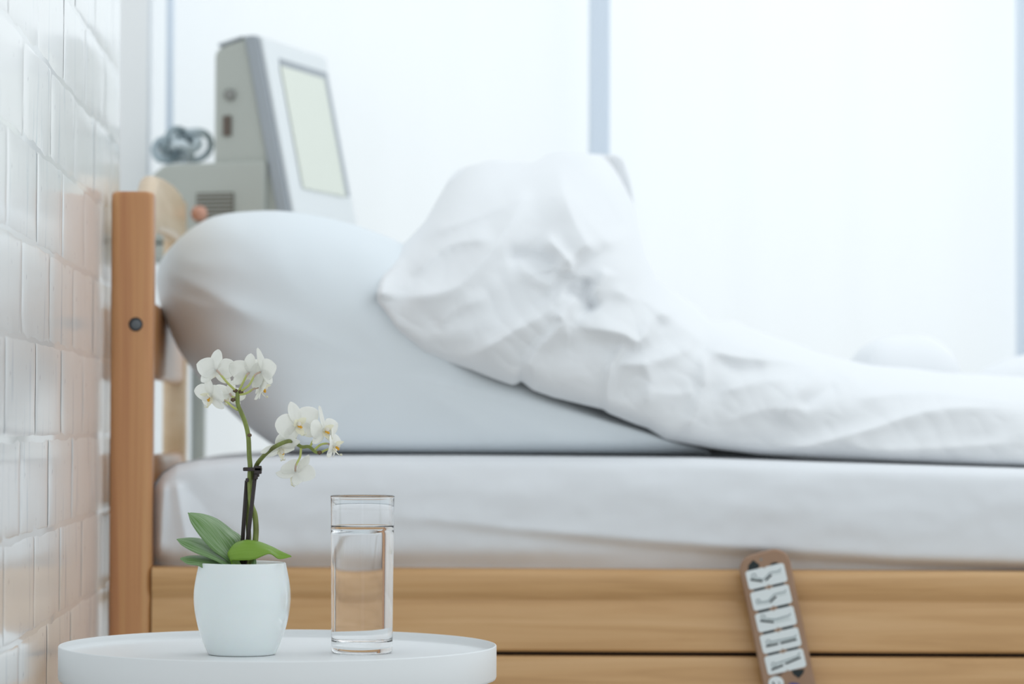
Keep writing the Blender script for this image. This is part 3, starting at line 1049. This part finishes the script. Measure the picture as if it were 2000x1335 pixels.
for k in range(4):
    a = math.radians(45 + 90 * k)
    v, f = frame_tube([(tc_.x + (RT - 0.02) * math.cos(a), DT + (RT - 0.02) * math.sin(a), zr - 0.02),
                       (tc_.x + (RT - 0.05) * math.cos(a), DT + (RT - 0.05) * math.sin(a), 0.004)], 0.007, 12)
    obj('leg', v, f, M_tray, tab)
v, f = frame_tube([(tc_.x + (RT - 0.05) * math.cos(2 * PI * k / 48), DT + (RT - 0.05) * math.sin(2 * PI * k / 48), 0.006) for k in range(49)], 0.006, 8)
obj('base_ring', v, f, M_tray, tab)

# ------------------------------------------------------------------ flower pot
pc3 = P(473, 1180, 2.98)
pcx_, pcy_ = pc3.x, 2.98
s_px = F / 2.98
hz = (1284 - 1107) / s_px
pzb = zf
pr = [(0, 0.0), (62, 0.0), (65.6, 1.2), (70.8, 13), (77.5, 30), (83.5, 47), (88.6, 66), (92.0, 84), (94.0, 104), (93.8, 122), (91.6, 140), (88.2, 158), (84.0, 176.5), (82.6, 178.2), (81.0, 177), (83, 165), (86, 150), (80, 148), (0, 150)]
pk = smooth_path([Vector((a, b_, 0)) for a, b_ in pr[2:12]], 4)
prof = [(0, 0), (60 / s_px, 0)] + [(q.x / s_px, q.y / s_px) for q in pk] + [(a / s_px, b_ / s_px) for a, b_ in pr[12:15]] + [(82 / s_px, 120 / s_px), (55 / s_px, 8 / s_px), (0, 6 / s_px)]
v, f = lathe(prof, (pcx_, pcy_, pzb), 120)
pot = thing('flower_pot', 'small glossy white ceramic pot standing on the tray table', 'pot', (pcx_, pcy_, pzb))
obj('pot_body', v, f, M_ceram, pot)
V = []; nr, na = 14, 48
for i in range(nr):
    for k in range(na):
        a = 2 * PI * k / na; r = (0.02 + 0.98 * i / (nr - 1)) * 82.5 / s_px
        x_, y_ = r * math.cos(a), r * math.sin(a)
        V.append(Vector((pcx_ + x_, pcy_ + y_, pzb + 140 / s_px + 0.003 * noise.noise(Vector((x_ * 160, y_ * 160, 0))))))
Fc = []
for i in range(nr - 1):
    for k in range(na):
        k2 = (k + 1) % na
        Fc.append([i * na + k, i * na + k2, (i + 1) * na + k2, (i + 1) * na + k])
tag(obj('bark_substrate', V, Fc, M_bark, pot), 'dark bark mix inside the pot', kind='stuff')

# ------------------------------------------------------------------ glass of water
gc = P(707.3, 1150, 3.0); gy = 3.0
sg = F / gy
gz = zf + 0.0003
r0, r1 = 59.6 / sg, 62.0 / sg
gh = (1273 - 968) / sg
gb = 0.011
wt = 0.0012
def gr(z): return r0 + (r1 - r0) * z / gh
outer = [(0, 0.0006), (r0 * 0.80, 0.0004), (r0 * 0.90, 0)] + arc(r0 - 0.003, 0.003, 0.003, -90, -8, 5) + [(gr(z), z) for z in np.linspace(0.006, gh - 0.003, 12)]
lip = [(gr(gh) + 0.0003, gh - 0.0016), (gr(gh) + 0.0002, gh - 0.0004), (gr(gh) - 0.0006, gh), (gr(gh) - 0.0014, gh - 0.0004), (gr(gh) - 0.0016, gh - 0.0016)]
wh = (1273 - 1026) / sg
inner = [(gr(z) - wt - 0.0002, z) for z in np.linspace(gh - 0.004, wh, 8)]
v, f = lathe(outer + lip + inner, (gc.x, gy, gz), 128)
gl = thing('drinking_glass', 'clear tall glass of water standing on the tray table right of the orchid', 'glass', (gc.x, gy, gz))
obj('tumbler', v, f, M_glass, gl)
# the wetted face between glass and water, then the open surface of the water
wet = [(0, gb)] + arc(r0 - wt - 0.0052, gb + 0.005, 0.005, -90, 0, 6) + [(gr(z) - wt - 0.0002, z) for z in np.linspace(gb + 0.006, wh, 12)]
men = [(gr(wh) - wt - 0.0004, wh - 0.0003), (gr(wh) - wt - 0.0009, wh - 0.0006), (gr(wh) - wt - 0.0018, wh - 0.0008), (0, wh - 0.0008)]
v, f = lathe(wet + men, (gc.x, gy, gz), 128)
wo = obj('water', v, f, M_wet, gl)
wo.data.materials.append(M_water)
for p_ in wo.data.polygons:
    if p_.index >= (len(wet) - 1) * 128: p_.material_index = 1

# ------------------------------------------------------------------ orchid
orc = thing('orchid', 'white moth orchid with two flowering stems growing in the white pot', 'plant', (pcx_, pcy_, pzb + 140 / s_px))
DO = 2.98


def PO(px, py, d=0.0): return P(px, py, DO + d)


st1 = [(486, 1118, 0.0), (495, 1085, 0.0), (499, 1053, 0.0), (500, 1030, 0), (497.6, 1004, 0), (491, 985, 0), (488.5, 959, 0), (488, 930, 0), (488.6, 911, 0), (486.7, 887, 0), (485, 852, 0),
       (479, 825, 0), (470.6, 804, 0), (464.6, 789, 0), (464, 765, 0)]
v, f = frame_tube(smooth_path([PO(*p) for p in st1], 5), list(np.linspace(0.0030, 0.0021, (len(st1) - 1) * 5 + 1)), 10)
obj('stem', v, f, M_stem, orc)
st2 = [(480, 1118, 0.008), (486, 1060, 0.009), (484, 1000, 0.008), (492, 950, 0.006), (499.4, 912, 0.004), (512.6, 892.5, -0.006), (529.4, 877, -0.016), (548.5, 866, -0.024), (565, 861, -0.018),
       (576, 863.7, -0.006), (589, 872, -0.006), (603.7, 872, -0.005), (615.6, 881.7, -0.004), (625, 884, -0.002)]
v, f = frame_tube(smooth_path([PO(*p) for p in st2], 5), list(np.linspace(0.0026, 0.0016, (len(st2) - 1) * 5 + 1)), 10)
obj('stem', v, f, M_stem, orc)
for x_, y_, r in ((487, 850, 0.0026), (464, 770, 0.0028), (461, 766, 0.0022), (470, 806, 0.0027)):
    pass
v, f = frame_tube([PO(640 - 15, 884, -0.002), PO(637, 878, -0.002), PO(649, 873, -0.002)], [0.0014, 0.001, 0.0008], 8)
obj('stem_tip', v, f, M_pedi, orc)
M_node = mat('brown_node', (0.13, 0.085, 0.05), 0.6)
for x_, y_, d_ in ((459.5, 762, -0.001), (471, 764, -0.001), (455, 780, 0), (487, 849, -0.001), (624, 883, -0.004)):
    v, f = lathe([(0, 0.002), (0.0022, 0.001), (0.0025, -0.001), (0, -0.0026)], PO(x_, y_, d_), 12)
    obj('stem_node', v, f, M_node, orc)
# dark stakes and clips
for pts_ in ([(470, 1120, 0.004), (476, 1020, 0.004), (482, 938, 0.004)], [(476, 1120, -0.004), (489, 1010, -0.005), (500, 915, -0.005)]):
    v, f = frame_tube([PO(*p) for p in pts_], 0.0020, 10)
    obj('stake', v, f, M_stake, orc)
def clip(parts):
    v, f = join([rbox(PO(a, d, -0.008), PO(b_, c, 0.004), 0.0008, 2) for a, c, b_, d in parts])
    obj('stem_clip', v, f, M_stake, orc, False)
clip([(474.5, 912, 512, 919.5), (496, 909, 511.5, 925), (503, 923, 507, 931)])
clip([(497, 925, 504, 936)])
clip([(479.5, 933, 486, 941)])


# leaves: lofted from near edge, midrib and far edge, each traced in depth
def leaf(near, mid, far, m, nseg=26, label=None, lift=0.0):
    a = smooth_path([PO(*p) for p in near], nseg); b_ = smooth_path([PO(*p) for p in mid], nseg); c = smooth_path([PO(*p) for p in far], nseg)
    n_ = min(len(a), len(b_), len(c))
    V = []; U = []
    NC = 6
    for i in range(n_):
        for k in range(NC + 1):
            t = k / NC
            q = a[i].lerp(b_[i], t)
            bow = math.sin(PI * t) * (a[i] - b_[i]).length * 0.10
            V.append(q + Vector((0, -bow * 0.6, bow * 0.6))); U.append((i / n_, 0.5 * t))
        for k in range(1, NC + 1):
            t = k / NC
            q = b_[i].lerp(c[i], t)
            bow = math.sin(PI * t) * (c[i] - b_[i]).length * 0.10
            V.append(q + Vector((0, 0, bow * 0.6))); U.append((i / n_, 0.5 + 0.5 * t))
    o = obj('leaf', V, grid_faces(n_, 2 * NC + 1), m, orc, uv=U)
    md = o.modifiers.new('s', 'SOLIDIFY'); md.thickness = 0.0011; md.offset = 0
    return o


# upper left leaf: near half pale and striped, far half darker
leaf([(462, 1110, -0.012), (440, 1092, -0.016), (415, 1074, -0.018), (392, 1048, -0.018), (374, 1022, -0.016), (367, 1002, -0.012)],
     [(464, 1108, -0.006), (445, 1078, -0.006), (428, 1052, -0.007), (408, 1026, -0.008), (388, 1010, -0.009), (367, 1001, -0.012)],
     [(478, 1104, 0.016), (474, 1054, 0.016), (452, 1034, 0.016), (425, 1014, 0.010), (398, 1004, 0.0), (368, 1000.5, -0.012)], M_leaf)
# middle left leaf
leaf([(460, 1112, -0.016), (434, 1101, -0.020), (408, 1089, -0.022), (380, 1078, -0.020), (356, 1065, -0.014), (345, 1053, -0.008)],
     [(462, 1104, -0.008), (436, 1090, -0.010), (416, 1079, -0.011), (390, 1066, -0.010), (366, 1057, -0.009), (345, 1053, -0.008)],
     [(462, 1096, 0.006), (444, 1080, 0.008), (420, 1066, 0.008), (395, 1053, 0.005), (372, 1050, 0.0), (345, 1052.5, -0.008)], M_leaf)
# lower left leaf, curled under
leaf([(456, 1116, -0.018), (430, 1113, -0.022), (402, 1111, -0.022), (386, 1104, -0.018), (366, 1101, -0.014), (353, 1092, -0.010)],
     [(458, 1112, -0.010), (434, 1102, -0.012), (410, 1095, -0.012), (390, 1092, -0.012), (368, 1090, -0.011), (352.5, 1090, -0.010)],
     [(460, 1106, 0.0), (438, 1094, 0.002), (416, 1088, 0.002), (394, 1085, 0.0), (370, 1085.5, -0.004), (352, 1089.5, -0.010)], M_leaf)
# right leaf, folded over: bright green
leaf([(462, 1116, -0.020), (452, 1096, -0.026), (468, 1094, -0.030), (496, 1092, -0.030), (526, 1081, -0.027), (546, 1091, -0.023), (569, 1087, -0.018)],
     [(466, 1114, -0.012), (445, 1082, -0.020), (462, 1070, -0.022), (492, 1068, -0.022), (522, 1072, -0.022), (544, 1084, -0.021), (569, 1086, -0.018)],
     [(474, 1110, 0.0), (456, 1068, -0.010), (476, 1055, -0.012), (503, 1057, -0.012), (530, 1067, -0.014), (548, 1076, -0.016), (569, 1085.5, -0.018)], M_leaf2)
# stub of a leaf base at the rim
leaf([(484, 1116, -0.02), (487, 1108, -0.02), (492, 1100, -0.02), (497, 1090, -0.02)], [(490, 1116, -0.022), (493, 1108, -0.022), (496, 1100, -0.022), (498, 1090, -0.02)],
     [(497, 1114, -0.018), (499, 1106, -0.018), (500, 1098, -0.018), (499, 1090, -0.02)], M_leaf, 5)


def petal_mesh(Lp, Wp, cup, wave, shape, seed, notch=0.0):
    na_, nb_ = 18, 9
    V = []
    for i in range(na_):
        a = 1 - (1 - i / (na_ - 1)) ** 1.7
        if shape == 'wide':
            wv = max(0.0, math.sin(PI * min(1, a ** 0.85))) ** 0.45
            wv = wv * (0.35 + 0.65 * min(1, a / 0.35)) if a < 0.35 else wv
        else:
            wv = max(0.0, math.sin(PI * a ** 0.95)) ** 0.5
        wv = max(wv, 0.10 if a < 0.5 else 0.02)
        for j in range(nb_):
            b_ = -1 + 2 * j / (nb_ - 1)
            x_ = b_ * Wp / 2 * wv
            y_ = Lp * (a - 0.02 * abs(b_) ** 2 * a)
            z_ = cup * Lp * (a ** 1.8) - 0.10 * Wp * (b_ ** 2) * wv * (1 if cup >= 0 else -1) + wave * noise.noise(Vector((a * 2.5 + seed, b_ * 1.5, seed)))
            V.append(Vector((x_, y_, z_)))
    return V, grid_faces(na_, nb_)


def flower(px, py, d, face, roll_deg, size, seed, pedi, spread=0.0, skip=(), tweak={}):
    """face: direction the bloom looks, (right, towards camera, up)"""
    c = PO(px, py, d)
    n_ = Vector((face[0], -face[1], face[2])).normalized()
    up = Vector((0, 0, 1)) if abs(n_.z) < 0.9 else Vector((0, 1, 0))
    r_ = up.cross(n_).normalized(); u_ = n_.cross(r_)
    cr, sr = math.cos(math.radians(roll_deg)), math.sin(math.radians(roll_deg))
    r_, u_ = r_ * cr + u_ * sr, u_ * cr - r_ * sr
    size = size * 1.10 / s_px
    # flower = pedicel and column, which carry petals, sepals and lip
    pts_ = smooth_path([PO(*p) for p in pedi] + [c - n_ * 0.002], 4)
    v1, f1 = frame_tube(pts_, list(np.linspace(0.0012, 0.0010, len(pts_))), 8)
    fl = obj('flower', v1, f1, M_pedi if seed % 2 else M_pedi, orc)
    nseg_ = len(pts_)
    if len(pedi) > 1:
        fl.data.materials.append(M_pink)
        for p_ in fl.data.polygons:
            if p_.index >= (nseg_ - 1) * 8 * 0.60: p_.material_index = 1

    def place(Vl, ang, ofs=0.0, lean=0.0):
        ca, sa = math.cos(math.radians(ang - 90)), math.sin(math.radians(ang - 90))
        out_ = []
        for q in Vl:
            x_, y_, z_ = q
            z_ = z_ + lean * y_
            X_, Y_ = x_ * ca - y_ * sa, x_ * sa + y_ * ca
            out_.append(c + r_ * X_ + u_ * Y_ + n_ * (z_ + ofs))
        return out_
    for k, (ang, Lp, Wp, shp, cup, nm) in enumerate([(90, 0.98, 0.56, 'narrow', -0.12 + spread, 'sepal'), (218, 0.92, 0.56, 'narrow', -0.10 + spread, 'sepal'), (322, 0.92, 0.56, 'narrow', -0.10 + spread, 'sepal'),
                                                     (12, 1.0, 0.98, 'wide', 0.05 + spread, 'petal'), (168, 1.0, 0.98, 'wide', 0.05 + spread, 'petal')]):
        if k in skip: continue
        a_, ls, ws = tweak.get(k, (0, 1, 1))
        rr_ = random.Random(seed * 10 + k)
        v_, f_ = petal_mesh(Lp * size * ls, Wp * size * ws, cup + rr_.uniform(-0.06, 0.06), size * 0.05, shp, seed + k * 1.7)
        o = obj(nm, place(v_, ang + a_ + rr_.uniform(-6, 6), 0.0004 * (k > 2)), f_, M_petal, fl)
        md = o.modifiers.new('s', 'SOLIDIFY'); md.thickness = 0.0006; md.offset = 0
        md = o.modifiers.new('ss', 'SUBSURF'); md.levels = 1; md.render_levels = 1
    # lip: two side lobes standing up round the column and a pointed mid lobe with curled tips
    s_ = size
    def lobe(L_, W_, ang, cup, ofs):
        v_, f_ = petal_mesh(L_, W_, cup, s_ * 0.03, 'narrow', seed + ang)
        return place(v_, ang, ofs), f_
    parts = [lobe(0.34 * s_, 0.30 * s_, 40, 1.0, 0.003), lobe(0.34 * s_, 0.30 * s_, 140, 1.0, 0.003), lobe(0.46 * s_, 0.34 * s_, 270, 0.75, 0.001)]
    tip = place([(0, 0.44 * s_, 0.32 * s_)], 270, 0.002)[0]
    for sd in (-1, 1):
        parts.append(frame_tube([tip, tip + r_ * sd * 0.10 * s_ + n_ * 0.05 * s_, tip + r_ * sd * 0.13 * s_ + u_ * 0.08 * s_], [0.0007, 0.0005, 0.0003], 6))
    v_, f_ = join(parts)
    o = obj('lip', v_, f_, M_lip, fl)
    v_, f_ = lathe([(0, 0.0022), (0.0012, 0.0018), (0.0019, 0.0), (0.0014, -0.0016), (0, -0.002)], c + n_ * 0.0045 - u_ * 0.0010, 12)
    v2, f2 = lathe([(0, 0.0014), (0.0012, 0.0008), (0.0014, -0.0004), (0, -0.0014)], c + n_ * 0.0056 - u_ * 0.0030 + r_ * 0.001, 10)
    v_, f_ = join([(v_, f_), (v2, f2)])
    obj('callus', v_, f_, M_callus, fl)
    # column above the lip
    v_, f_ = frame_tube(smooth_path([c, c + n_ * 0.004 + u_ * 0.001, c + n_ * 0.0075 - u_ * 0.0004], 3), [0.0016, 0.0018, 0.0020, 0.0021, 0.0021, 0.0019, 0.0008], 10)
    obj('column', v_, f_, M_petal, fl)
    return fl


# upper cluster
flower(422, 722, -0.010, (-0.35, -0.75, 0.15), 0, 38, 1, [(462, 764, 0.0), (444, 747, -0.010), (430, 730, -0.013)], tweak={0: (0, 1.0, 1.1)})
flower(412, 772, -0.004, (-0.55, 0.62, -0.35), -8, 36, 2, [(464, 800, 0), (454, 794, -0.006), (440, 782, -0.006)])
flower(486, 727, -0.002, (-0.10, -0.8, 0.25), 6, 37, 3, [(466, 764, 0.0), (474, 748, -0.006), (482, 732, -0.008)], tweak={})
flower(511, 726, -0.008, (0.62, -0.55, 0.10), -4, 40, 4, [(468, 765, 0.0), (486, 752, -0.010), (498, 732, -0.014)], tweak={0: (0, 1.1, 0.9)})
flower(508, 757, 0.004, (0.80, -0.20, -0.12), 0, 33, 5, [(466, 770, 0.0), (480, 768, -0.002), (494, 760, 0.0)])
flower(448, 770, 0.012, (-0.2, -0.7, -0.45), 20, 30, 11, [(460, 776, 0.003), (455, 775, 0.008)])
# lower cluster
flower(581, 829, -0.012, (0.34, 0.85, 0.02), 14, 43, 6, [(577, 862, -0.006), (576, 848, -0.004), (578, 838, -0.006)], tweak={3: (10, 1.05, 1.0), 4: (0, 1.0, 1.0)})
flower(632, 840, -0.006, (0.60, 0.62, 0.05), 4, 36, 7, [(606, 871, -0.005), (613, 858, -0.003), (622, 848, -0.003)], tweak={0: (6, 1.25, 0.55)})
flower(548, 874, -0.012, (0.25, 0.50, -0.70), 20, 36, 8, [(561, 862, -0.005), (556, 866, -0.008)], tweak={4: (0, 1.05, 0.7)})
flower(578, 922, -0.008, (0.30, -0.62, -0.60), 28, 40, 9, [(588, 874, -0.006), (586, 892, -0.010), (578, 908, -0.014)], tweak={})
flower(650, 870, -0.004, (0.95, 0.25, -0.05), 0, 36, 10, [(612, 880, -0.004), (626, 868, -0.006), (640, 866, -0.005)], tweak={0: (0, 1.1, 0.8)})

# ------------------------------------------------------------------ monitor behind the bed
DMN = 4.57
wv = Vector((0.356, 0.934, 0))                # along the width of the screen, away from the camera
sv = Vector((-0.934, 0.356, 0))               # from the screen to the back of the case
orig = P(558, 415, DMN)
def hz_(py): return (P(500, py, DMN).z)
def SP(s_, z_, w_=0.0): return Vector((orig.x, orig.y, 0)) + sv * s_ + wv * w_ + Vector((0, 0, z_))
mon = thing('patient_monitor', 'grey green boxy patient monitor with a tilted pale screen behind the pillow', 'monitor', (orig.x - 0.1, orig.y + 0.15, hz_(470)))
ztopm, zm_ = hz_(68), hz_(470)
pt = lambda px, py: SP((558 - px) / 1192.0, hz_(py))
sl = (558 - 492) / 1192.0
def slp(py): return sl * (415 - py) / (415 - 68)
poly = [SP(slp(470) + 0.012, hz_(470)), SP(slp(72) + 0.012, hz_(70)), SP(0.100, hz_(80)), SP(0.118, hz_(92)), SP(0.1205, hz_(104)), SP(0.1205, hz_(470))]
v, f = prism(poly, wv * 0.27)
bevobj(obj('display_case', v, f, M_case, mon, False), 0.006, 3)
poly = [SP(0.03, zm_), SP(0.03, hz_(312)), SP(0.20, hz_(316)), SP(0.225, hz_(340)), SP(0.262, hz_(395)), SP(0.262, zm_)]
v, f = prism([q + wv * -0.012 for q in poly], wv * 0.28)
bevobj(obj('base_unit', v, f, M_case, mon, False), 0.006, 3)
# front frame slab
poly = [SP(slp(474) - 0.008, hz_(474)), SP(slp(66) - 0.008, hz_(66)), SP(slp(66) + 0.013, hz_(66)), SP(slp(474) + 0.013, hz_(474))]
v, f = prism([q + wv * -0.006 for q in poly], wv * 0.282)
bevobj(obj('front_frame', v, f, M_bezel, mon, False), 0.004, 3)
def FP(t, w_, out_):                          # a point on the screen face: t = picture height, w_ along the width
    return SP(slp(t) - 0.008 - out_, hz_(t), w_)
def faceplate(name, t0, t1, w0, w1, o0, o1, m, par):
    V = []
    for o1_ in (o0, o1):
        for t, w_ in ((t0, w0), (t0, w1), (t1, w1), (t1, w0)): V.append(FP(t, w_, o1_))
    return bevobj(obj(name, V, [[0, 1, 2, 3], [7, 6, 5, 4], [0, 4, 5, 1], [1, 5, 6, 2], [2, 6, 7, 3], [3, 7, 4, 0]], m, par, False), 0.0015, 2)
faceplate('bezel_panel', 474, 70, 0.002, 0.268, 0.0, 0.006, M_wbez, mon)
scr = faceplate('screen_shadow_plate', 360, 103, 0.055, 0.256, 0.006, 0.0075, M_bezel, mon)  # shadow along the screen's top and right, put in as a grey plate
faceplate('screen', 362, 118, 0.052, 0.236, 0.0075, 0.0085, M_screen, scr)
# side details
sn = -wv                                       # the side face looks this way
def sidebox(name, px0, py0, px1, py1, dep, m, par, base=0.0):
    a, b_, c, d_ = pt(px0, py0), pt(px1, py0), pt(px1, py1), pt(px0, py1)
    v, f = prism([q + sn * (dep + base) for q in (a, b_, c, d_)], wv * dep)
    return bevobj(obj(name, v, f, m, par, False), 0.001, 2)
sidebox('port', 434, 222, 450, 262, 0.004, M_port, mon)
kc = pt(447, 181)
V, Fc = [], []
kseg = 24
for i_, (rad, dp) in enumerate(((0.009, 0.0), (0.009, 0.006), (0.0001, 0.0065))):
    for k in range(kseg):
        a = 2 * PI * k / kseg
        V.append(kc + sv * rad * math.cos(a) + Vector((0, 0, rad * math.sin(a))) + sn * dp)
Fc = [[i * kseg + k, i * kseg + (k + 1) % kseg, (i + 1) * kseg + (k + 1) % kseg, (i + 1) * kseg + k] for i in range(2) for k in range(kseg)]
obj('knob', V, Fc, M_knob, mon)
vp = sidebox('vent_grille', 388, 374, 462, 432, 0.003, M_vent, mon, 0.012)
for k in range(7):
    sidebox('vent_slat', 390, 378 + 8 * k, 460, 380.5 + 8 * k, 0.003, M_case, vp, 0.014)
v, f = prism([SP(0.075, hz_(66)), SP(0.115, hz_(80)), SP(0.112, hz_(86)), SP(0.078, hz_(72))], wv * 0.05)
obj('top_handle', v, f, M_bezel, mon, False)
# coil of cable lying on the base unit
coil = thing('cable_coil', 'tangled coil of blue grey cable lying on top of the monitor base', 'cable', P(350, 312, 4.68))
for k in range(9):
    rnd = random.Random(k + 40)
    cx_, cy_ = rnd.uniform(322, 388), rnd.uniform(272, 302)
    rx_, ry_ = rnd.uniform(20, 40), rnd.uniform(14, 30)
    pts_ = []
    tl = rnd.uniform(-0.6, 0.3)
    for i in range(33):
        a = 2 * PI * i / 32
        x_, y_ = rx_ * math.cos(a), ry_ * math.sin(a)
        pts_.append(P(cx_ + x_ * math.cos(tl) - y_ * math.sin(tl), min(312, cy_ + x_ * math.sin(tl) + y_ * math.cos(tl)), 4.68 + 0.05 * math.sin(a + k) + 0.01 * k))
    v, f = frame_tube(pts_, 0.0045 if k % 3 else 0.006, 8, False)
    obj('cable_loop', v, f, M_cable if k % 2 else M_cable2, coil)
# trolley that carries the monitor
tz = zm_
tro = thing('monitor_trolley', 'grey trolley under the monitor, hidden behind the bed', 'trolley', (orig.x - 0.08, orig.y + 0.17, 0))
def TP(s_, w_, z_): return SP(s_, z_, w_)
v, f = prism([TP(-0.03, -0.03, tz - 0.024), TP(0.28, -0.03, tz - 0.024), TP(0.28, 0.27, tz - 0.024), TP(-0.03, 0.27, tz - 0.024)], (0, 0, 0.0198))
obj('shelf', v, f, M_case, tro, False)
for a, b_ in ((0.0, 0.0), (0.25, 0.0), (0.25, 0.24), (0.0, 0.24)):
    v, f = frame_tube([TP(a, b_, 0.0), TP(a, b_, tz - 0.024)], 0.012, 12)
    obj('leg', v, f, M_case, tro)

# far pillow at the foot end, on the far half of the mattress
zfar = P(1800, 905, DB + 0.03).z
v, f = softbox(P(1768, 800, 4.38).x, 4.395, zfar + 0.090, 0.078, 0.10, 0.092, 3.0)
fp = obj('pillow', v, f, M_duvet)
tag(fp, 'white pillow peeking over the duvet near the foot end, against the curtain', 'pillow')
v, f = softbox(P(1884, 800, 4.38).x + 0.142, 4.395, zfar + 0.076, 0.136, 0.10, 0.078, 9.0)
fp = obj('pillow', v, f, M_duvet)
tag(fp, 'white pillow cut by the right edge of the picture, behind the duvet', 'pillow')
